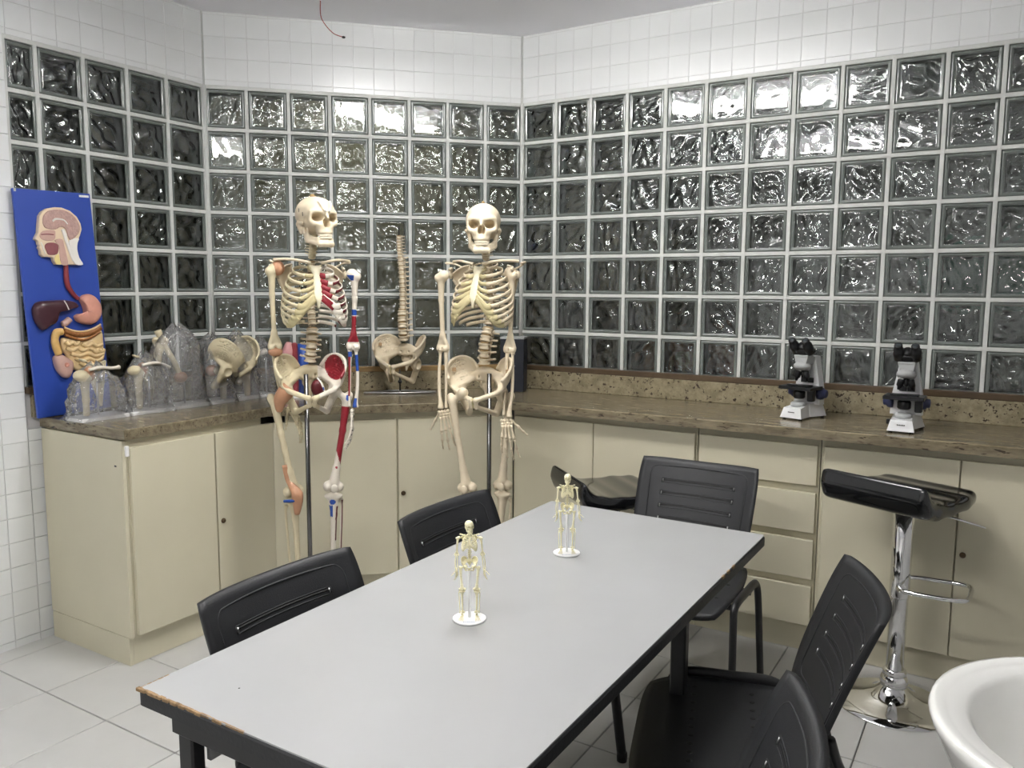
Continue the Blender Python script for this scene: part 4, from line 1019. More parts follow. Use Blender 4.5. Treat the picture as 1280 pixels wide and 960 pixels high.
def f_tib(P):
    d = s_ell(P, (0, .004, -.010), (.0380, .0260, .0125))
    d = smin(d, s_cone(P, (0, .002, -.018), (0, -.004, -.085), .0240, .0125), .014)
    d = smin(d, s_cone(P, (0, -.004, -.085), (-.003, 0, -.330), .0130, .0098), .010)
    d = smin(d, s_ell(P, (-.004, 0, -.352), (.0215, .0190, .0180)), .014)
    d = smin(d, s_ell(P, (-.020, 0, -.366), (.0085, .012, .014)), .008)
    return d
SK['tib'] = {1: long_bone('tibia', f_tib, 0.046, 0.385)}; SK['tib'][-1] = mirror(SK['tib'][1])
def fib(s):
    P = catmull([(s * .030, .014, -.028), (s * .034, .014, -.06), (s * .030, .012, -.2), (s * .026, .008, -.33), (s * .026, .006, -.382)], 5)
    return MB().tube(P, np.interp(np.linspace(0, 1, len(P)), [0, .1, .2, .8, .92, 1], [.0090, .0095, .0052, .0050, .0085, .006]), 8).mesh('fibula', 'bone')
SK['fib'] = {s: fib(s) for s in (-1, 1)}
SK['patella'] = MB().ball((0, 0, 0), (.017, .007, .018), 0, 14).mesh('patella', 'bone')
def radius(s):
    P = catmull([(0, 0, 0), (0, 0, -.02), (s * .006, 0, -.09), (s * .006, 0, -.17), (0, 0, -.225), (0, 0, -.246)], 5)
    return MB().tube(P, np.interp(np.linspace(0, 1, len(P)), [0, .06, .12, .2, .7, .9, 1], [.0105, .0105, .0065, .0062, .0072, .0125, .0115]), 9, flat=(1, 1)).mesh('radius', 'bone')
SK['rad'] = {s: radius(s) for s in (-1, 1)}
SK['ulna'] = MB().tube(catmull([(0, .010, .022), (0, .008, .008), (0, .002, -.02), (0, .002, -.10), (0, 0, -.20), (0, 0, -.246)], 5), np.interp(np.linspace(0, 1, 26), [0, .1, .25, .5, .85, .95, 1], [.008, .0115, .0105, .0066, .0048, .0066, .006]), 9).mesh('ulna', 'bone')
def hand(s, spread=1.0, curl=0.25):
    """fingers along -z, back of the hand to -y, thumb to s*x"""
    mb = MB()
    for q in range(8):
        mb.ball((-.020 + .0125 * (q % 4) + .002 * (q // 4), .001 * (q % 3), -.009 - .013 * (q // 4)), (.0080, .0080, .0080), 0, 8)
    def digit(base, d0, lens, r0, cu):
        p = np.array(base, float); d = np.array(d0, float); d /= np.linalg.norm(d); side = np.array((0, 1.0, 0))
        for j, L in enumerate(lens):
            q = p + d * L; t = np.linspace(0, 1, 7)
            mb.tube([p + (q - p) * k for k in t], np.array([1.25, 1.0, .72, .66, .72, 1.0, 1.2]) * (r0 * (1 - .13 * j)), 7)
            p = q + d * 0.0018
            if j >= 0: d = d * math.cos(cu) + side * math.sin(cu) * (1 if j > 0 else 0.6); d /= np.linalg.norm(d)
    for k, (bx, ang, lens) in enumerate([(.018, .14, (.062, .038, .022, .016)), (.006, .04, (.062, .042, .026, .017)), (-.006, -.06, (.056, .039, .024, .017)), (-.017, -.17, (.051, .031, .017, .015))]):
        digit((s * bx, 0, -.028), (s * math.sin(ang * spread), 0, -math.cos(ang * spread)), lens, .0060, curl)
    digit((s * .021, .004, -.012), (s * .62, .30, -.75), (.040, .026, .020), .0062, .12)
    return mb.mesh('hand', 'bone')
SK['hand'] = {s: hand(s) for s in (-1, 1)}
def foot(s):
    mb = MB()   # ankle at the origin, toes to -y
    mb.tube(catmull([(0, .055, -.055), (0, .030, -.045), (0, 0, -.028), (0, -.02, -.022)], 4), np.interp(np.linspace(0, 1, 13), [0, .2, .6, 1], [.016, .021, .018, .016]), 10)
    mb.ball((0, -.005, -.008), (.020, .026, .016), 0, 12)
    for k in range(5): mb.ball((s * (-.022 + .011 * k), -.045 - .003 * (k == 2), -.030 - .004 * k), (.0085, .017, .011), 0, 8)
    for k in range(5):
        x0, x1 = s * (-.020 + .010 * k), s * (-.034 + .018 * k); L = [.060, .066, .063, .060, .056][k]; r = .0062 if k == 0 else .0044
        t = np.linspace(0, 1, 6); a, b = np.array((x0, -.058, -.034 - .003 * k)), np.array((x1, -.058 - L, -.062))
        mb.tube([a + (b - a) * q for q in t], np.array([1.4, .9, .75, .75, 1.0, 1.35]) * r, 7)
        p = b
        for q, L2 in enumerate(([.028, .022] if k == 0 else [.022, .010, .009])):
            c = p + np.array((s * (-.002 + .001 * k), -L2, -.002)); mb.tube([p, (p + c) / 2, c], np.array([1.1, .75, 1.0]) * r * (1 - .1 * q), 7); p = c + np.array((0, -.002, 0))
    return mb.mesh('foot', 'bone')
SK['foot'] = {s: foot(s) for s in (-1, 1)}

def put(name, me, parent, p, R):
    o = new_obj(name, me, parent); o.matrix_basis = Matrix.Translation(Vector(p)) @ Matrix([[float(x) for x in r] for r in R]).to_4x4(); return o
def aim(p0, p1, yaw=0.0, L=None, L0=None):
    """matrix that sends local -z to p1-p0, x axis near the yawed picture x"""
    d = np.array(p1, float) - np.array(p0, float); n = np.linalg.norm(d); z = -d / n
    x = np.array((math.cos(yaw), math.sin(yaw), 0)); x = x - (x @ z) * z; x /= np.linalg.norm(x); y = np.cross(z, x)
    sc = (n / L0) if L0 else 1.0
    return np.stack([x, y, z * sc], 1)
def override(o, m):
    for k in range(len(o.material_slots)):
        o.material_slots[k].link = 'OBJECT'; o.material_slots[k].material = M[m]
def build_skeleton(t, P, paint=None, ov=None):
    """t: the thing's root; P: pose (positions in the root's frame); paint: dict of replacement meshes"""
    pt = paint or {}; made = []
    fat = 1.5 if ov else 1.0
    def A(name, me, par, p, R):
        if name in ('humerus', 'radius', 'ulna', 'femur', 'tibia', 'fibula', 'hand'): R = np.array(R) @ np.diag((fat, fat, 1.0))
        o = put(name, me, par, p, R); made.append(o); return o
    I = np.eye(3)
    sk = A('skull', pt.get('skull', SK['skull']), t, P['skull'], Rz(P['skull_yaw']) @ Rx(P.get('skull_nod', 0)))
    A('jaw', SK['jaw'], sk, (0, 0, 0), I); A('teeth', SK['teeth_up'], sk, (0, 0, 0), I); A('teeth', SK['teeth_low'], sk, (0, 0, 0), I)
    Rt = Rz(P['torso_yaw']) @ Rx(P.get('torso_lean', 0)); T1 = np.array(P['t1'])
    w = lambda q: T1 + Rt @ np.array(q)
    # spine
    th = [w((0, spine_y(-0.0225 * i), -0.0235 * i)) for i in range(12)]
    sb = np.array(P['skull']) + Rz(P['skull_yaw']) @ np.array((0, 0.020, -0.045))
    pel = np.array(P['pelvis']); Rp = Rz(P['pelvis_yaw']) @ Rx(P.get('pelvis_tilt', 0)); prom = pel + Rp @ np.array((0, 0.040, 0.118))
    cv = catmull([sb, sb * 0.5 + th[0] * 0.5 + np.array((0, -0.012, 0)), th[0] + np.array((0, 0, 0.014))], 12)
    lum = catmull([th[-1] + np.array((0, 0, -0.012)), th[-1] * 0.5 + prom * 0.5 + Rt @ np.array((0, -0.014, 0)), prom], 15)
    def along(C, n):
        s_ = np.concatenate([[0], np.cumsum(np.linalg.norm(np.diff(C, axis=0), axis=1))]); tt = (np.arange(n) + 0.5) / n * s_[-1]
        return [np.array([np.interp(q, s_, C[:, k]) for k in range(3)]) for q in tt], s_[-1] / n
    def place(C, n, me, yaw0, yaw1, pitch):
        pts, step = along(C, n)
        for i, p in enumerate(pts):
            a, b = C[max(0, int((i + 0.5) / n * (len(C) - 1)) - 1)], C[min(len(C) - 1, int((i + 0.5) / n * (len(C) - 1)) + 2)]
            z = (a - b) / np.linalg.norm(a - b); ya = yaw0 + (yaw1 - yaw0) * i / max(1, n - 1)
            x = np.array((math.cos(ya), math.sin(ya), 0)); x = x - (x @ z) * z; x /= np.linalg.norm(x); y = np.cross(z, x)
            A('vertebra', me, t, p, np.stack([x, y, z * step / pitch], 1))
    place(cv, 7, pt.get('v_c', SK['v_c']), P['skull_yaw'], P['torso_yaw'], 0.0165)
    place(np.array(th), 12, SK['v_t'], P['torso_yaw'], P['torso_yaw'], 0.0230)
    place(lum, 5, SK['v_l'], P['torso_yaw'], P['pelvis_yaw'], 0.0350)
    # rib cage
    for i in range(12):
        for s in (-1, 1): A('rib', pt.get(('rib', s), {}).get(i, ribs[(i, s)]) if ('rib', s) in pt else (ribs if not ov else ribs_thick)[(i, s)], t, T1, Rt)
    for s in (-1, 1):
        A('costal_cartilage', pt.get(('cart', s), SK['cart'][s]), t, T1, Rt)
        A('clavicle', SK['clav'][s], t, T1, Rt)
        A('scapula', SK['scap'][s], t, w((s * 0.138, 0.012, -0.040)) + np.array(P.get('scap_off', {}).get(s, (0, 0, 0))), Rt @ Rz(s * -0.25))
    A('sternum', SK['sternum'], t, T1, Rt)
    A('pelvis', pt.get('pelvis', SK['pelvis']), t, pel, Rp)
    for s in (-1, 1):
        k = 'R' if s > 0 else 'L'
        sh, el, wr, hd = [np.array(P[q + k]) for q in ('shoulder', 'elbow', 'wrist', 'hand')]; ya = P.get('arm_yaw' + k, P['torso_yaw'])
        A('humerus', pt.get(('hum', s), SK['hum'][s]), t, sh, aim(sh, el, ya, L0=0.302))
        f = wr - el; xo = np.array((math.cos(ya), math.sin(ya), 0)) * 0.013 * s
        A('radius', pt.get(('rad', s), SK['rad'][s]), t, el + xo + 0.012 * f / np.linalg.norm(f), aim(el, wr, ya, L0=0.262))
        A('ulna', pt.get(('ulna', s), SK['ulna']), t, el - xo + 0.008 * f / np.linalg.norm(f), aim(el, wr, ya, L0=0.262))
        A('hand', pt.get(('hand', s), SK['hand'][s]), t, wr, aim(wr, hd, ya + P.get('hand_yaw' + k, 0)))
        tr, kn, an = [np.array(P[q + k]) for q in ('hip', 'knee', 'ankle')]; yl = P.get('leg_yaw' + k, P['pelvis_yaw'])
        A('femur', pt.get(('fem', s), SK['fem'][s]), t, tr, aim(tr, kn, yl, L0=0.440))
        d = (an - kn) / np.linalg.norm(an - kn)
        A('tibia', pt.get(('tib', s), SK['tib'][s]), t, kn + d * 0.006, aim(kn, an, yl, L0=0.372))
        A('fibula', pt.get(('fib', s), SK['fib'][s]), t, kn + d * 0.006, aim(kn, an, yl, L0=0.372))
        fr = Rz(yl) @ np.array((0, -1.0, 0))
        A('patella', pt.get('patella', SK['patella']), t, kn + fr * 0.030 + np.array((0, 0, 0.022)), Rz(yl))
        A('foot', SK['foot'][s], t, an + np.array((0, 0, -0.012)), Rz(yl + s * 0.12))
    if ov:
        for o in made: override(o, ov)
    return sk
def stand(t, x, y, z1, m='pole_steel'):
    MB().tube([(x, y, 0.10), (x, y, z1)], 0.0095, 12).obj('pole', m, t)
    MB().lathe([(0.022, 0.065), (0.030, 0.07), (0.030, 0.115), (0.018, 0.13), (0.012, 0.135)], 20, 0, (x, y, 0)).obj('hub', 'black_steel', t)
    for k in range(5):
        a = 2 * PI * k / 5 + 0.3; c, s_ = math.cos(a), math.sin(a)
        leg = MB().tube([(x + 0.02 * c, y + 0.02 * s_, 0.09), (x + 0.15 * c, y + 0.15 * s_, 0.078), (x + 0.26 * c, y + 0.26 * s_, 0.062)], [0.017, 0.014, 0.011], 8, flat=(0.8, 1.1)).obj('stand_leg', 'black_steel', t)
        MB().tube([(x + 0.245 * c - 0.011 * s_, y + 0.245 * s_ + 0.011 * c, 0.025), (x + 0.245 * c + 0.011 * s_, y + 0.245 * s_ - 0.011 * c, 0.025)], 0.025, 14).obj('castor', 'black_plastic', leg)
rad_ = math.radians
# ---- plain skeleton (right)
S2 = empty('skeleton_model', (0.45, -1.0, 0), (0, 0, rad_(33.1)))
tag(S2, 'plain cream life-size skeleton on a pole, skull facing the camera', 'skeleton', 'life-size skeletons')
y2 = rad_(-27)
P2 = dict(skull=(-0.025, -0.02, 1.722), skull_yaw=rad_(-4), torso_yaw=y2, t1=(-0.012, 0.030, 1.590), torso_lean=rad_(0), pelvis=(-0.034, 0.0, 1.047), pelvis_yaw=rad_(-20),
          shoulderL=(-0.196, -0.02, 1.535), elbowL=(-0.190, 0.0, 1.235), wristL=(-0.188, -0.03, 0.985), handL=(-0.150, -0.03, 0.80), hand_yawL=rad_(25),
          shoulderR=(0.092, -0.02, 1.548), elbowR=(0.088, 0.0, 1.230), wristR=(0.072, -0.07, 0.955), handR=(0.085, -0.09, 0.80), hand_yawR=rad_(10),
          hipL=(-0.150, -0.03, 1.040), kneeL=(-0.092, -0.04, 0.632), ankleL=(-0.082, -0.02, 0.245),
          hipR=(0.084, 0.055, 1.036), kneeR=(0.060, 0.01, 0.632), ankleR=(0.048, 0.02, 0.245), scap_off={-1: (-0.035, 0, 0), 1: (0.0, 0, 0)})
build_skeleton(S2, P2)
stand(S2, 0.002, 0.015, 1.13)
for o in list(S2.children):
    if o.name.startswith('pelvis'):
        for s in (-1, 1): put('wing_plug', MB().box((0, 0, 0), (0.016, 0.006, 0.016), 0.001).mesh('wing_plug', 'socket'), o, (s * 0.118, -0.002, 0.098), Rz(s * -0.5))
MB().lathe([(0.004, 0), (0.008, 0.004), (0.003, 0.012)], 10, 0, (-0.025, -0.01, 1.824)).obj('crown_hook', 'disc', S2)
# ---- painted skeleton (left)
S1 = empty('skeleton_model', (-0.132, -1.445, 0), (0, 0, rad_(45.5)))
tag(S1, 'life-size skeleton painted red and blue on one side, beside the bagged bones', 'skeleton', 'life-size skeletons')
y1 = rad_(11)
P1 = dict(skull=(0.040, -0.02, 1.738), skull_yaw=rad_(27), skull_nod=rad_(-2), torso_yaw=y1, t1=(0.020, 0.030, 1.588), pelvis=(0.005, 0.0, 1.060), pelvis_yaw=rad_(2),
          shoulderL=(-0.137, 0.0, 1.556), elbowL=(-0.133, 0.015, 1.243), wristL=(-0.088, 0.085, 1.000), handL=(-0.020, 0.11, 0.86), hand_yawL=rad_(60),
          shoulderR=(0.188, 0.0, 1.538), elbowR=(0.178, 0.01, 1.240), wristR=(0.169, -0.02, 0.990), handR=(0.160, -0.03, 0.81), hand_yawR=rad_(70),
          hipL=(-0.142, 0.0, 1.046), kneeL=(-0.072, -0.01, 0.630), ankleL=(-0.064, 0.0, 0.245), leg_yawL=rad_(20),
          hipR=(0.148, 0.0, 1.046), kneeR=(0.087, -0.01, 0.640), ankleR=(0.080, 0.0, 0.250), leg_yawR=rad_(4))
pm = {}
pm[('hum', 1)] = with_mats(SK['hum'][1], ['bone_white', 'blue_paint', 'red_paint'], None, lambda c, n: np.where((c[:, 2] < -.172) & (c[:, 2] > -.280) & (n[:, 1] < 0.35), 2, np.where(((c[:, 2] < -.145) & (c[:, 2] > -.168)) | ((c[:, 2] < -.010) & (c[:, 2] > -.120) & (n[:, 1] < 0) & (np.abs(c[:, 0] - 0.004 + 0.008 * np.sign(c[:, 0])) < 0.0022)) | ((c[:, 2] < -.004) & (c[:, 2] > -.026) & (c[:, 0] < -.008) & (n[:, 1] < -.3)), 1, 0)))
pm[('fem', 1)] = with_mats(SK['fem'][1], ['bone_white', 'blue_paint', 'red_paint'], None, lambda c, n: np.where((c[:, 2] < -.052) & (c[:, 2] > -.285 - 2.5 * (c[:, 0] - 0.0)) & (n[:, 1] < 0.45), 2, np.where((np.hypot(c[:, 0] - .006, (c[:, 2] + .012) * 0.8) < .011) & (n[:, 1] < -.2), 1, np.where((np.hypot(c[:, 0] + .004, c[:, 2] + .325) < .0052) & (n[:, 1] < -.2), 2, 0))))
pm[('tib', 1)] = with_mats(SK['tib'][1], ['bone_white', 'blue_paint', 'dark_red'], None, lambda c, n: np.where((np.hypot(c[:, 0] + .006, c[:, 2] + .030) < .012) & (n[:, 1] < -.2), 1, np.where((c[:, 2] < -.045) & (c[:, 2] > -.090) & (c[:, 0] < -.006) & (n[:, 1] < 0), 1, np.where((c[:, 2] < -.050) & (c[:, 2] > -.190) & (n[:, 0] > .45), 2, 0))))
pm[('fib', 1)] = with_mats(SK['fib'][1], ['bone_white', 'dark_red'], None, lambda c, n: ((c[:, 2] < -.03) & (c[:, 2] > -.25) & (n[:, 0] > 0.1)).astype(int))
pm[('rad', 1)] = with_mats(SK['rad'][1], ['bone_white', 'blue_paint', 'red_paint'], None, lambda c, n: np.where((c[:, 2] < -.020) & (c[:, 2] > -.095), 1, np.where((c[:, 2] < -.205) & (n[:, 0] < 0), 1, 0)))
pm[('ulna', 1)] = with_mats(SK['ulna'], ['bone_white', 'blue_paint', 'red_paint'], None, lambda c, n: np.where((c[:, 2] < -.035) & (c[:, 2] > -.200) & (n[:, 0] < .2), 2, np.where((c[:, 2] > -.030) & (c[:, 2] < -.008) & (n[:, 1] < 0), 1, 0)))
pm[('hand', 1)] = with_mats(SK['hand'][1], ['bone_white', 'ink'], None, lambda c, n: ((np.sin(c[:, 2] * 330) > 0.90) & (n[:, 1] < 0)).astype(int))
pm['pelvis'] = with_mats(SK['pelvis'], ['bone_warm', 'red_paint', 'bone_white'], None, lambda c, n: np.where((c[:, 0] > 0.055) & (c[:, 2] > 0.046) & (((c[:, 0] - .098) / .036) ** 2 + ((c[:, 2] - .098) / .050) ** 2 < 1) & (c[:, 0] < 0.136) & (n[:, 1] < 0.1), 1, np.where(c[:, 0] > .03, 2, 0)))
pm[('cart', 1)] = cartilage(1, ['bone_white', 'red_paint'], True); pm[('cart', -1)] = SK['cart'][-1]
for i in range(12):
    pm.setdefault(('rib', 1), {})[i] = with_mats(ribs[(i, 1)], ['bone_white', 'dark_red'], None, (lambda i: lambda c, n: ((c[:, 0] > .062) & (c[:, 0] < .112) & (c[:, 1] < 0.0) & (n[:, 2] < 0.4) & (i > 1)).astype(int))(i))
    pm.setdefault(('rib', -1), {})[i] = with_mats(ribs[(i, -1)], ['bone_warm'])
for k in ('hum', 'fem', 'tib', 'fib', 'rad', 'hand'):
    pm[(k, -1)] = with_mats(SK[k][-1], ['bone_warm'])
pm[('ulna', -1)] = with_mats(SK['ulna'], ['bone_warm'])
pm['patella'] = with_mats(SK['patella'], ['bone_white'])
pm['v_c'] = with_mats(SK['v_c'], ['bone_warm', 'ink'])
sk1 = build_skeleton(S1, P1, pm)
stand(S1, -0.014, -0.012, 1.135)
# ligament capsules and markings of the painted skeleton
def blob(name, m, c, r, rot=(0, 0, 0)): return MB().ball((0, 0, 0), r, 0, 16).obj(name, m, S1, c, rot)
blob('shoulder_capsule', 'ligament', (-0.112, 0.004, 1.560), (0.026, 0.024, 0.030)); blob('elbow_capsule', 'ligament', (-0.131, 0.014, 1.226), (0.029, 0.021, 0.020))
MB().tube(catmull([(-0.078, -0.030, 1.085), (-0.098, -0.030, 1.060), (-0.116, -0.022, 1.030), (-0.122, -0.014, 0.985)], 5), np.interp(np.linspace(0, 1, 16), [0, .3, .6, 1], [.030, .033, .029, .012]), 14, flat=(1, .8)).obj('hip_capsule', 'ligament', S1)
MB().tube(catmull([(-0.106, -0.018, 0.765), (-0.092, -0.020, 0.700), (-0.062, -0.046, 0.655), (-0.058, -0.048, 0.620), (-0.062, -0.034, 0.560)], 5), np.interp(np.linspace(0, 1, 21), [0, .3, .55, .75, 1], [.011, .012, .024, .022, .010]), 10, flat=(1, .5)).obj('knee_ligament', 'ligament', S1)
MB().tube([(-0.112, -0.040, 0.620), (-0.085, -0.052, 0.622), (-0.070, -0.052, 0.623)], .0062, 8).obj('meniscus', 'blue_paint', S1)
blob('pelvic_vessels', 'dark_red', (0.030, 0.020, 1.075), (0.026, 0.022, 0.034))
for k in range(4):
    MB().tube(catmull([(0.030 + .006 * k, -0.010, 1.118 - .006 * k), (0.045 + .004 * k, -0.022, 1.100 - .008 * k), (0.052 + .004 * k, -0.030, 1.082 - .012 * k)], 4), .0032, 6).obj('nerve', ('model_white', 'blue_paint', 'model_white', 'cartilage')[k], S1)
for s in (-1, 1):
    put('forehead_strip', MB().tube([(s * (0.006 + 0.020 * q), -0.0512 - 0.046 * math.sqrt(max(0, 1 - ((0.006 + 0.02 * q) / 0.056) ** 2 - ((-0.005 + 0.045 * q) / 0.050) ** 2)), 0.035 + 0.045 * q) for q in np.linspace(0, 1, 8)], 0.0036, 6, flat=(0.5, 1), up=(0, 1, 0)).mesh('forehead_strip', 'white_plastic'), sk1, (0, 0, 0), np.eye(3))
for p in ((-0.0665, -0.018, 0.030), (-0.0705, 0.004, 0.046)):
    put('ink_mark', MB().box((0, 0, 0), (0.002, 0.0028, 0.015), 0.0004).mesh('ink_mark', 'ink'), sk1, p, Rz(0.2))
MB().lathe([(0.005, 0), (0.012, 0.004), (0.012, 0.008), (0.004, 0.014)], 10, 0, (0.028, -0.01, 1.838)).obj('crown_hook', 'disc', S1)

# ================================================================== spine and pelvis model on the diagonal worktop
VS = empty('spine_model', (-0.386, -0.559, CT1), (0, 0, rad_(39.5)))
tag(VS, 'spine with pelvis hanging on a wire stand between the two skeletons', 'spine model')
PV = (0.0, -0.045, 0.150); ry = Rz(rad_(-30))
prom = np.array(PV) + ry @ np.array((0, 0.04, 0.118))
cur = catmull([(0.002, 0.0, 0.800), (0.004, 0.015, 0.73), (0.014, 0.025, 0.63), (0.018, 0.010, 0.50), (0.014, -0.015, 0.38), prom + np.array((-0.004, -0.012, 0.05)), prom], 12)[::-1]
s_ = np.concatenate([[0], np.cumsum(np.linalg.norm(np.diff(cur, axis=0), axis=1))]); tot = s_[-1]
lens = [0.0345] * 5 + [0.0245] * 12 + [0.0165] * 7; sc_ = tot / sum(lens); q = 0
for k, Ln in enumerate(lens):
    mid = (q + Ln / 2) * sc_; q += Ln; p = np.array([np.interp(mid, s_, cur[:, j]) for j in range(3)])
    a = np.array([np.interp(mid - 0.012, s_, cur[:, j]) for j in range(3)]); b = np.array([np.interp(mid + 0.012, s_, cur[:, j]) for j in range(3)])
    z = (b - a) / np.linalg.norm(b - a); ya = rad_(-28); x = np.array((math.cos(ya), math.sin(ya), 0)); x = x - (x @ z) * z; x /= np.linalg.norm(x)
    me, pitch = ((SK['v_l'], .0350), (SK['v_t'], .0230), (SK['v_c'], .0165))[0 if k < 5 else (1 if k < 17 else 2)]
    put('vertebra', me, VS, p, np.stack([x, np.cross(z, x), z * (Ln * sc_ / pitch)], 1))
vp = put('pelvis', SK['pelvis'], VS, PV, ry @ Rx(rad_(-6)))
for s in (-1, 1): put('wing_plug', MB().box((0, 0, 0), (0.016, 0.006, 0.016), 0.001).mesh('wing_plug', 'socket'), vp, (s * 0.118, -0.002, 0.098), Rz(s * -0.5))
MB().tube([(0, 0.0, 0.006), (0, 0.0, 0.12)], 0.004, 8).obj('stand_rod', 'black_steel', VS)
MB().ball((0, 0.0, 0.055), 0.011, 0, 12).obj('stand_knob', 'black_steel', VS)
MB().tube([(0.002, 0.0, 0.80), (0.002, 0.0, 0.845)], 0.0035, 8).obj('top_pin', 'black_steel', VS)
MB().tube(catmull([(0.165, -0.058, 0.006), (0.0, -0.080, 0.006), (-0.165, -0.058, 0.006), (-0.155, -0.040, 0.006), (0.0, 0.022, 0.006), (0.155, -0.040, 0.006)], 8, True), 0.0052, 8, closed=True).obj('wire_base', 'steel', VS)
MB().tube([(0, 0.018, 0.006), (0, -0.076, 0.006)], 0.004, 8).obj('base_bar', 'steel', VS)

# ================================================================== miniature skeletons on the table
def mini(x, y, rz, label, hy):
    t = empty('miniature_skeleton', (x, y, TZ + 0.0002), (0, 0, rz)); t.scale = (1, 1, 1)
    b = MB().lathe([(0.034, 0), (0.0375, 0.0008), (0.0375, 0.0035), (0.036, 0.0045), (0.02, 0.0046)], 40).obj('base', 'white_plastic', t)
    MB().tube([(0, 0.002, 0.004), (0, 0.002, 0.118)], 0.0030, 10).obj('rod', 'white_plastic', t)
    for k in range(9): MB().box((-0.012 + 0.003 * k, -0.026 + 0.0005 * (k % 2), 0.00465), (0.0019, 0.0026 - 0.0006 * (k % 3), 0.0003)).obj('print_mark', 'blue_print', b)
    sub_ = empty('figure', (0, 0, 0.0), parent=t); k = 0.132; sub_.scale = (k,) * 3
    dz = 0.0045 / k - 0.155
    def q(a, b_, c): return (a, b_, c + dz)
    P = dict(skull=q(0.0, -0.02, 1.738), skull_yaw=hy, torso_yaw=0.0, t1=q(0, 0.03, 1.588), pelvis=q(0, 0, 1.055), pelvis_yaw=0.0,
             shoulderL=q(-.190, 0, 1.545), elbowL=q(-.215, 0.01, 1.245), wristL=q(-.215, -0.02, 1.0), handL=q(-.205, -.03, .8), hand_yawL=1.2,
             shoulderR=q(.190, 0, 1.545), elbowR=q(.225, 0.01, 1.250), wristR=q(.250, -0.02, 1.005), handR=q(.262, -.03, .8), hand_yawR=-1.2,
             hipL=q(-.146, 0, 1.04), kneeL=q(-.125, -.01, .63), ankleL=q(-.120, 0, .245), hipR=q(.146, 0, 1.04), kneeR=q(.125, -.01, .63), ankleR=q(.125, 0, .245))
    build_skeleton(t, P, None, 'mini_bone')
    # scale the figure's bones into place, keeping them direct parts of the miniature
    S4 = Matrix.Scale(k, 4)
    for o in list(t.children):
        if o.name.split('.')[0] in ('base', 'rod', 'figure'): continue
        o.matrix_basis = S4 @ o.matrix_basis
    bpy.data.objects.remove(sub_)
    for s in (-1, 1): MB().tube([(s * 0.019, 0, 1.390 * k + 0.0045), (s * 0.031, 0, 1.390 * k + 0.0045)], 0.0009, 6).obj('shoulder_pin', 'steel', t)
    tag(t, label, 'skeleton', 'miniature skeletons')
mini(1.303, -2.386, rad_(33), 'small cream skeleton figure nearer the camera on the grey table', rad_(20))
mini(1.274, -1.864, rad_(30), 'small cream skeleton figure farther back on the grey table', rad_(-6))
# ================================================================== blue anatomy board leaning on the left wall
BRD = empty('anatomy_board', (-1.064, -2.041, CT1))
_ez = np.array((-0.039, -0.028, 0.999)); _ez /= np.linalg.norm(_ez); _ex = np.array((0, 1.0, 0)); _ex -= (_ex @ _ez) * _ez; _ex /= np.linalg.norm(_ex); _n = np.cross(_ex, _ez)
BRD.matrix_basis = Matrix.Translation((-1.064, -2.041, CT1 + 0.001)) @ Matrix([[float(_ex[i]), float(-_n[i]), float(_ez[i])] for i in range(3)]).to_4x4()
tag(BRD, 'tall blue board with a cut head and digestive organs in relief', 'anatomy model')
MB().box((0.155, -0.007, 0.459), (0.318, 0.014, 0.918), 0.002).obj('panel', 'board_blue', BRD)
Y0 = -0.014
def relief(name, pts, y0, t, m, cham=0.003, parent=BRD, k=3):
    O = catmull(pts, k, True) if k else np.array(pts)
    return MB().prism(O[:, :2], t, 0, lambda a, b, h: (a, y0 - h, b), chamfer=cham, smooth=False).obj(name, m, parent)
def cord(name, pts, y, r, m, parent=BRD, flat=None):
    C = catmull([(a, y, b) for a, b in pts], 6); rr = r if np.isscalar(r) else np.interp(np.linspace(0, 1, len(C)), np.linspace(0, 1, len(r)), r)
    return MB().tube(C, rr, 10, 0, flat=flat, up=(0, 1, 0)).obj(name, m, parent)
hd = relief('head', BO['head'], Y0, 0.020, 'skin', 0.003, k=0)
relief('brain', BO['brain'], Y0 - 0.020, 0.004, 'brain', 0.002, hd); relief('nasal_cavity', BO['nose'], Y0 - 0.020, 0.002, 'flesh', 0.001, hd)
relief('neck_muscle', BO['neck'], Y0 - 0.020, 0.003, 'model_white', 0.001, hd); relief('throat', BO['throat'], Y0 - 0.020, 0.0025, 'flesh', 0.001, hd)
relief('tongue', BO['tongue'], Y0 - 0.020, 0.004, 'tongue', 0.002, hd); relief('chin_fat', BO['fat'], Y0 - 0.020, 0.002, 'fat', 0.001, hd)
cord('corpus_callosum', BO['callosum'], Y0 - 0.024, [0.0035, 0.0045, 0.0035, 0.003, 0.0028], 'model_white', hd, (0.6, 1)); cord('brain_stem', BO['stem'], Y0 - 0.024, [0.007, 0.0085, 0.007, 0.0055, 0.005, 0.0045], 'model_white', hd, (0.4, 1))
cord('tooth_row', BO['teeth'], Y0 - 0.021, 0.0022, 'model_white', hd)
cord('conchae', [(BO['nose'][0][0] + 0.006, BO['nose'][0][1] + 0.006), ((BO['nose'][0][0] + BO['nose'][3][0]) / 2, BO['nose'][3][1]), (BO['nose'][3][0] - 0.008, BO['nose'][3][1] - 0.002)], Y0 - 0.022, 0.0024, 'tongue', hd)
cord('gullet', BO['gullet'], Y0 - 0.009, [0.0085, 0.0105, 0.0105, 0.0095, 0.0085], 'gullet')
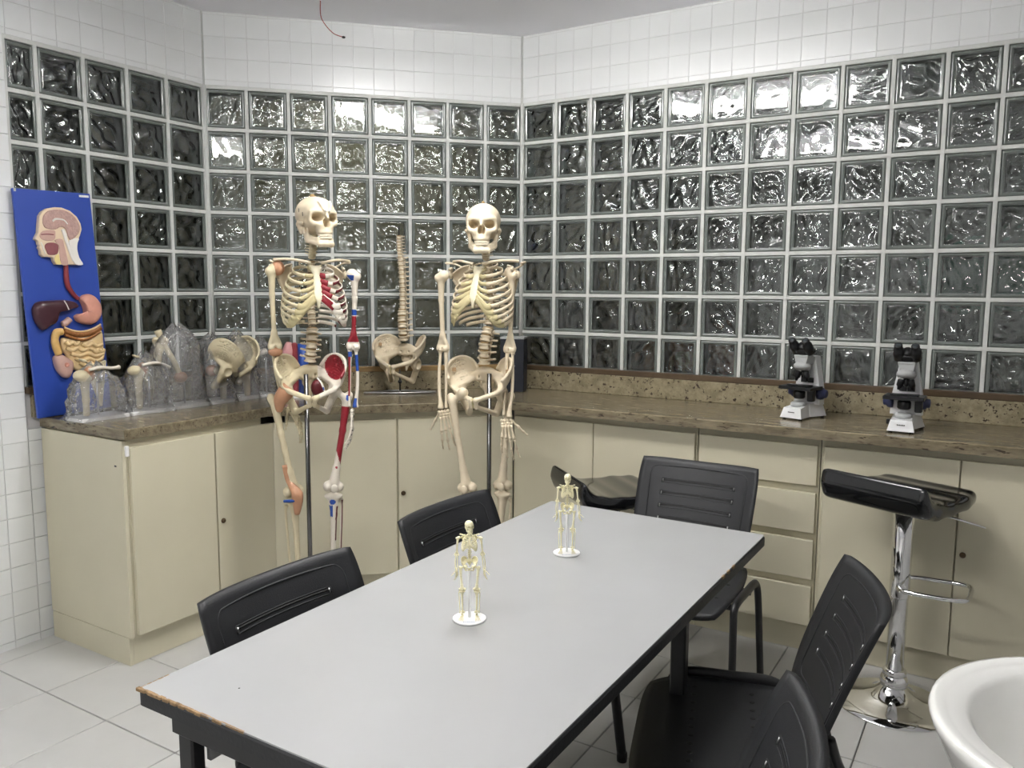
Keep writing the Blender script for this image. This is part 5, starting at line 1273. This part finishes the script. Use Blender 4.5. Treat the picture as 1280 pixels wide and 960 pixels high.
def pillow(name, pts, t, m, sc=(0.8, 0.5)):
    """rounded organ: stacked shrinking outlines"""
    O = catmull(pts, 4, True)[:, :2]; c = O.mean(0); n = len(O); V = []; F = []
    lv = [(1.0, 0.0), (1.02, 0.35), (0.97, 0.7), (0.86, 0.9), (0.66, 1.0), (0.35, 1.04)]
    for s, h in lv:
        for p in O: q = c + (p - c) * s; V.append((q[0], Y0 - t * h, q[1]))
    area = 0.5 * np.sum(O[:, 0] * np.roll(O[:, 1], -1) - np.roll(O[:, 0], -1) * O[:, 1])
    for k in range(len(lv) - 1):
        for i in range(n):
            f = (k * n + i, k * n + (i + 1) % n, (k + 1) * n + (i + 1) % n, (k + 1) * n + i); F.append(f if area > 0 else f[::-1])
    f = tuple((len(lv) - 1) * n + i for i in range(n)); F.append(f if area > 0 else f[::-1])
    return MB().add(V, F).obj(name, m, BRD)
lv_ = pillow('liver', BO['liver'], 0.034, 'liver'); cord('falciform_ligament', BO['falx'], Y0 - 0.036, 0.0022, 'model_white', lv_)
pillow('stomach', BO['stomach'], 0.036, 'stomach')
cord('duodenum', BO['duod'], Y0 - 0.018, [0.013, 0.014, 0.012], 'flesh')
gb = pillow('small_intestine', BO['gutbase'], 0.024, 'gut')
for r_ in BO['rows']: cord('gut_loop', r_, Y0 - 0.026, 0.0082, 'gut', gb)
for e in (0, 1): cord('gut_loop', [BO['rows'][e + 2][-1], BO['rows'][e + 4][-1]], Y0 - 0.024, 0.0082, 'gut', gb)
tc2 = cord('transverse_colon', BO['trans'], Y0 - 0.020, 0.0125, 'colon_in'); cord('colon_rim', BO['trans2'], Y0 - 0.026, 0.0058, 'colon_in', tc2)
for k in (-1, 1): cord('colon_wall', [(a, b + (0.0125 if k > 0 else -0.018)) for a, b in BO['trans']], Y0 - 0.024, 0.0042, 'gut', tc2)
cord('ascending_colon', BO['asc'], Y0 - 0.018, [0.015, 0.0165, 0.0145, 0.0165, 0.0145], 'colon')
ce = pillow('caecum', BO['cecum'], 0.030, 'flesh'); cc = np.mean(BO['cecum'], 0)
MB().lathe([(0.010, 0), (0.009, 0.004), (0.005, 0.001)], 14, 0, (cc[0], Y0 - 0.031, cc[1] + 0.004), Rx(PI / 2)).obj('valve', 'stomach', ce)
MB().box((0.285, -0.0155, 0.905), (0.042, 0.002, 0.009)).obj('tag', 'white_plastic', BRD); MB().box((0.004, -0.0155, 0.912), (0.008, 0.003, 0.012)).obj('clip', 'scope_grey', BRD)

# ================================================================== bagged bone models on the left worktop
def f_hemi(P):
    d = f_pelvis(P); cut = 0.030 - P[..., 0]; return np.maximum(d, cut)
HEMI = sdf_mesh('hip_bone', f_hemi, (0.0, -0.110, -0.110), (0.160, 0.110, 0.170), 0.0042, 'bone_warm')
HEMI_M = mirror(HEMI)
def f_fstub(P): return np.maximum(f_fem(P), -(P[..., 2] + 0.135))
FSTUB = sdf_mesh('femur_stub', f_fstub, (-0.080, -0.04, -0.15), (0.045, 0.04, 0.05), 0.0036, 'bone_warm')
def f_hstub(P): return np.maximum(f_hum(P), -(P[..., 2] + 0.165))
HSTUB = sdf_mesh('humerus_stub', f_hstub, (-0.042, -0.04, -0.18), (0.042, 0.04, 0.035), 0.0034, 'bone_warm')
def f_hdist(P): return np.maximum(f_hum(P), P[..., 2] + 0.125)
HDIST = sdf_mesh('humerus_end', f_hdist, (-0.042, -0.04, -0.335), (0.042, 0.04, -0.11), 0.0034, 'bone_warm')
def plate(y0, y1, name, label):
    L = y1 - y0
    t = empty(name, (-0.868, (y0 + y1) / 2, CT1 + 0.0005), (0, 0, PI / 2))     # local x along the wall, local -y into the room
    MB().prism(rrect(L, 0.125, 0.006), 0.014, 0, lambda a, b, h: (a, b, h), chamfer=0.003).obj('base_plate', 'white_plastic', t)
    tag(t, label, 'anatomy model', 'bone models in plastic bags'); return t
def rod(t, x, y, z): MB().tube([(x, y, 0.012), (x, y, z)], 0.004, 8).obj('support_rod', 'steel', t)
for (y0, y1, lab, dx_) in ((-2.005, -1.800, 'bagged shoulder joint model leftmost in the row, touching the blue board', 0.0), (-1.790, -1.585, 'bagged shoulder joint model second from the blue board', 0.02)):
    t = plate(y0, y1, 'shoulder_joint_model', lab); x0 = -0.055 + dx_
    put('humerus', HSTUB, t, (x0, -0.01, 0.182), Rz(0.3) @ np.diag((1.25, 1.25, 1.0)) @ np.eye(3))
    put('scapula', with_mats(SK['scap'][-1], ['bone_warm']), t, (x0 + 0.035, 0.0, 0.190), Rz(0.15) @ np.diag((1.25, 1.1, 1.25)))
    MB().tube(catmull([(x0 + 0.005, -0.035, 0.205), (x0 + 0.05, -0.045, 0.212), (x0 + 0.10, -0.030, 0.204), (x0 + 0.145, -0.02, 0.204 - dx_)], 5), [0.007] * 14 + [0.009, 0.009], 8).obj('clavicle', 'bone_white', t)
    MB().ball((x0 + 0.022, -0.008, 0.185), (0.022, 0.024, 0.030), 0, 14).obj('joint_capsule', 'ligament', t)
    rod(t, x0 + 0.06, 0.005, 0.15)
t = plate(-1.575, -1.405, 'elbow_joint_model', 'bagged elbow joint model with two bones reaching upwards')
put('humerus', HDIST, t, (-0.120, 0.03, 0.02), Ry(PI + 0.1) @ Rz(0.4) @ np.diag((1.2, 1.2, 0.95)))
MB().tube(catmull([(-0.01, 0.01, 0.130), (-0.035, 0.015, 0.20), (-0.075, 0.02, 0.275), (-0.105, 0.025, 0.345)], 5), np.interp(np.linspace(0, 1, 16), [0, .2, .7, 1], [.017, .012, .012, .016]), 10).obj('forearm_bone', 'bone_warm', t)
MB().ball((-0.012, 0.008, 0.132), (0.032, 0.026, 0.026), 0, 14).obj('joint_capsule', 'ligament', t); rod(t, 0.0, 0.0, 0.13); rod(t, -0.06, 0.03, 0.06)
for (y0, y1, lab, mir, rz_) in ((-1.395, -1.262, 'bagged hip joint model with a smooth rounded hip bone', True, 0.25), (-1.255, -1.120, 'bagged hip joint model with a ragged-topped hip bone, by the painted skeleton', False, -0.25)):
    t = plate(y0, y1, 'hip_joint_model', lab)
    h = put('hip_bone', HEMI_M if mir else HEMI, t, (0.02 if mir else -0.065, -0.01, 0.150), Rz(rz_ + (1.0 if mir else -0.2)) @ Rx(0.25) @ (np.eye(3) * 0.95))
    put('femur', FSTUB, t, (0.03, -0.02, 0.140), Rz(0.5) @ np.diag((1.0, 1.0, 0.95)))
    MB().ball((-0.02, -0.012, 0.150), (0.030, 0.028, 0.028), 0, 14).obj('joint_capsule', 'ligament', t)
    if not mir:
        for k in range(4): MB().ball((-0.02 + 0.012 * k, 0.01, 0.292 + 0.006 * (k % 2)), (0.006, 0.006, 0.010), 0, 8).obj('crest_knob', 'bone_warm', t)
t = plate(-1.112, -1.000, 'foot_joint_model', 'bagged white joint model last in the row, behind the painted skeleton')
MB().tube(catmull([(-0.05, 0, 0.19), (-0.01, 0, 0.205), (0.04, 0, 0.22)], 5), np.interp(np.linspace(0, 1, 11), [0, .5, 1], [.020, .012, .017]), 10).obj('long_bone', 'bone_white', t)
MB().ball((-0.045, 0, 0.175), (0.028, 0.024, 0.026), 0, 14).obj('joint_head', 'bone_warm', t)
for x in (-0.045, 0.04): rod(t, x, 0, 0.19)
def bag(c, size, seed, label, top=0.6):
    r = np.random.default_rng(seed); nu, nv = 40, 18; V = []; F = []
    ph = r.uniform(0, 6.28, 8)
    for j in range(nv):
        v = j / (nv - 1); z = size[2] * v
        prof_ = np.interp(v, [0, 0.06, 0.25, 0.55, 0.8, 0.93, 1.0], [1.10, 1.0, 0.96, 0.90 - 0.1 * (1 - top), 0.80 * top + 0.08, 0.45 * top, 0.10])
        for i in range(nu):
            a = 2 * PI * i / nu
            w = 1 + 0.07 * math.sin(5 * a + ph[0] + 3 * v) + 0.05 * math.sin(9 * a + ph[1] - 7 * v) + 0.035 * math.sin(14 * a + ph[2] + 11 * v) + r.uniform(-0.035, 0.035)
            se = (abs(math.cos(a)) ** 3 + abs(math.sin(a)) ** 3) ** (-1 / 3)
            V.append((math.cos(a) * se * size[0] / 2 * prof_ * w, math.sin(a) * se * size[1] / 2 * prof_ * w, z + (r.uniform(-0.006, 0.006) if 0 < j else 0) + 0.012 * math.sin(3 * a + ph[3]) * v))
    for j in range(nv - 1):
        for i in range(nu): F.append((j * nu + i, j * nu + (i + 1) % nu, (j + 1) * nu + (i + 1) % nu, (j + 1) * nu + i))
    o = MB().add(V, F).obj('plastic_bag', 'film', None, c, (0, 0, PI / 2)); tag(o, label, 'bag', 'clear plastic bags')
zb = CT1 + 0.002
bag((-0.868, -1.905, zb), (0.235, 0.150, 0.225), 1, 'crumpled clear bag over the leftmost shoulder joint model')
bag((-0.868, -1.680, zb), (0.215, 0.150, 0.250), 2, 'crumpled clear bag over the second shoulder joint model')
bag((-0.875, -1.520, zb), (0.260, 0.165, 0.365), 3, 'tall clear bag pulled over the two upright elbow bones', 0.85)
bag((-0.868, -1.335, zb), (0.165, 0.165, 0.315), 4, 'clear bag over the smooth rounded hip bone', 0.85)
bag((-0.868, -1.190, zb), (0.165, 0.165, 0.320), 5, 'clear bag over the ragged-topped hip bone', 0.85)
bag((-0.868, -1.050, zb), (0.150, 0.165, 0.285), 6, 'crumpled clear bag last in the row beside the painted skeleton', 0.75)

# pink and blue upright model behind the painted skeleton, dark box behind the plain one
t = empty('muscle_model', (-0.690, -0.985, CT1 + 0.0005), (0, 0, rad_(45)))
MB().prism(rrect(0.15, 0.10, 0.01), 0.012, 0, None, chamfer=0.003).obj('base_plate', 'white_plastic', t)
MB().tube(catmull([(-0.045, 0, 0.012), (-0.048, 0, 0.10), (-0.040, 0, 0.20), (-0.03, 0, 0.27)], 5), np.interp(np.linspace(0, 1, 16), [0, .4, .8, 1], [.022, .030, .026, .012]), 14).obj('muscle', 'pink', t)
MB().tube([(0.035, 0, 0.012), (0.036, 0, 0.14), (0.034, 0, 0.262)], [0.024, 0.025, 0.024], 16).obj('blue_column', 'blue_paint', t)
MB().box((-0.005, 0.0, 0.14), (0.03, 0.03, 0.255), 0.008).obj('red_strip', 'gullet', t)
tag(t, 'pink and blue upright model standing behind the painted ribs', 'anatomy model')
t = empty('dark_box', (0.075, -0.185, CT1 + 0.0005), (0, 0, rad_(20)))
MB().box((0, 0, 0.140), (0.125, 0.10, 0.28), 0.003).obj('body', 'navy_box', t)
MB().box((0, 0, 0.2815), (0.128, 0.103, 0.012), 0.002).obj('lid', 'scope_grey', t)
MB().tube([(-0.004, -0.0505, 0.140), (0.006, -0.0505, 0.118), (0.016, -0.0505, 0.140)], 0.0016, 6).obj('emblem', 'scope_grey', t)
tag(t, 'dark navy box standing on the worktop behind the plain skeleton', 'box')

# ================================================================== microscopes
def microscope(x, y, rz, label):
    t = empty('microscope', (x, y, CT1 + 0.0005), (0, 0, rz))
    # base: front block, wider rear foot
    b = MB()
    def wedge(y0, y1, w0b, w0t, w1b, w1t, h0, h1, z0=0.008):
        V = []
        for (yy, wb, wt, h) in ((y0, w0b, w0t, h0), (y1, w1b, w1t, h1)):
            V += [(-wb / 2, yy, z0), (wb / 2, yy, z0), (wt / 2, yy + (0.012 if yy == y0 else 0), h), (-wt / 2, yy + (0.012 if yy == y0 else 0), h)]
        return V, [(0, 1, 2, 3), (5, 4, 7, 6), (0, 4, 5, 1), (1, 5, 6, 2), (2, 6, 7, 3), (3, 7, 4, 0)]
    b.add(*wedge(-0.115, 0.0, 0.110, 0.088, 0.085, 0.060, 0.055, 0.070), 0, False)
    b.add(*wedge(-0.01, 0.095, 0.090, 0.070, 0.150, 0.100, 0.068, 0.075), 0, False)
    bo = b.obj('base', 'scope_white', t)
    for sx, sy in ((-0.042, -0.098), (0.042, -0.098), (-0.062, 0.08), (0.062, 0.08)): MB().lathe([(0.009, 0.0), (0.010, 0.009)], 10, 0, (sx, sy, 0)).obj('rubber_foot', 'scope_black', bo)
    MB().box((-0.068, 0.035, 0.028), (0.018, 0.03, 0.022), 0.002).obj('switch', 'scope_black', bo)
    for k in range(7): MB().box((-0.014 + 0.0047 * k, -0.1115, 0.036), (0.0032, 0.0015, 0.0045 - 0.001 * (k % 2))).obj('print_mark', 'ink', bo)
    MB().lathe([(0.036, 0.062), (0.036, 0.078), (0.030, 0.084), (0.012, 0.086)], 24, 0, (0, -0.045, -0.004)).obj('light_collector', 'scope_grey', t)
    MB().prism([(-0.066, 0.064), (-0.062, 0.15), (-0.046, 0.24), (-0.036, 0.300), (0.036, 0.300), (0.046, 0.24), (0.062, 0.15), (0.066, 0.064)], 0.055, 0, lambda a, h, q: (a, 0.035 + q, h), chamfer=0.006).obj('arm', 'scope_white', t)
    MB().prism([(-0.026, 0.262), (-0.034, 0.298), (0.034, 0.298), (0.026, 0.262)], 0.085, 0, lambda a, h, q: (a, 0.045 - q * 1.0, h)).obj('arm_head', 'scope_grey', t)
    MB().lathe([(0.022, 0.098), (0.028, 0.104), (0.028, 0.128), (0.022, 0.140)], 20, 0, (0, -0.04, 0)).obj('condenser', 'scope_black', t)
    st = MB().box((0.0, -0.030, 0.150), (0.165, 0.125, 0.016), 0.002).obj('stage', 'scope_black', t)
    MB().box((0.0, -0.040, 0.162), (0.115, 0.040, 0.006), 0.001).obj('slide_holder', 'scope_black', st)
    MB().box((0.058, -0.035, 0.118), (0.030, 0.030, 0.062), 0.004).obj('stage_drive', 'scope_black', st)
    for sx in (-0.017, 0.017): MB().box((sx, 0.033, 0.182), (0.030, 0.006, 0.024), 0.001).obj('vent_panel', 'scope_black', t)
    for s in (-1, 1):
        kn = MB().lathe([(0.010, 0.0), (0.030, 0.002), (0.031, 0.012), (0.028, 0.026), (0.021, 0.030), (0.020, 0.042), (0.012, 0.045)], 22, 0, (s * 0.052, 0.045, 0.120), Ry(s * PI / 2)).obj('focus_knob', 'scope_blue', t)
    MB().lathe([(0.030, 0.0), (0.040, 0.010), (0.041, 0.022), (0.034, 0.032), (0.02, 0.036)], 24, 0, (0, -0.018, 0.268), Rx(PI - 0.2)).obj('nosepiece', 'scope_grey', t)
    for k, (ax, ay, L) in enumerate(((-0.42, 0.0, 0.048), (0.42, 0.0, 0.048), (0.0, 0.45, 0.036))):
        MB().lathe([(0.013, 0.0), (0.0145, 0.004), (0.0145, L * 0.62), (0.009, L * 0.72), (0.006, L)], 16, 0, (0.018 * np.sign(ax), -0.022 + 0.02 * (k == 2), 0.228), Ry(PI) @ Ry(ax * -0.55) @ Rx(ay)).obj('objective', 'scope_black', t)
    MB().box((0, -0.012, 0.302), (0.070, 0.062, 0.010), 0.002).obj('head_mount', 'scope_grey', t)
    hb = MB().ball((0, -0.012, 0.328), (0.058, 0.034, 0.026), 0, 20).obj('binocular_body', 'scope_black', t)
    MB().lathe([(0.021, 0), (0.023, 0.006), (0.018, 0.012)], 20, 0, (0, -0.032, 0.350), Rx(0.9)).obj('hinge_disc', 'scope_black', hb)
    for s in (-1, 1):
        e = MB().lathe([(0.022, -0.020), (0.0235, 0.010), (0.0225, 0.034), (0.0175, 0.036), (0.0175, 0.060), (0.0160, 0.064), (0.012, 0.0645)], 20, 0, (s * 0.034, -0.030, 0.335), Rx(0.75)).obj('eyepiece', 'scope_black', hb)
        MB().lathe([(0.0115, 0.0646), (0.0105, 0.0652), (0.004, 0.0656)], 16, 0, (s * 0.034, -0.030, 0.335), Rx(0.75)).obj('lens', 'lens', e)
    t.scale = (0.87, 0.87, 0.87)
    tag(t, label, 'microscope', 'white binocular microscopes')
microscope(1.560, -0.262, rad_(-16), 'white binocular microscope above the drawers, turned to the left')
microscope(1.962, -0.362, rad_(-1), 'white binocular microscope on the right, above the bar stool')
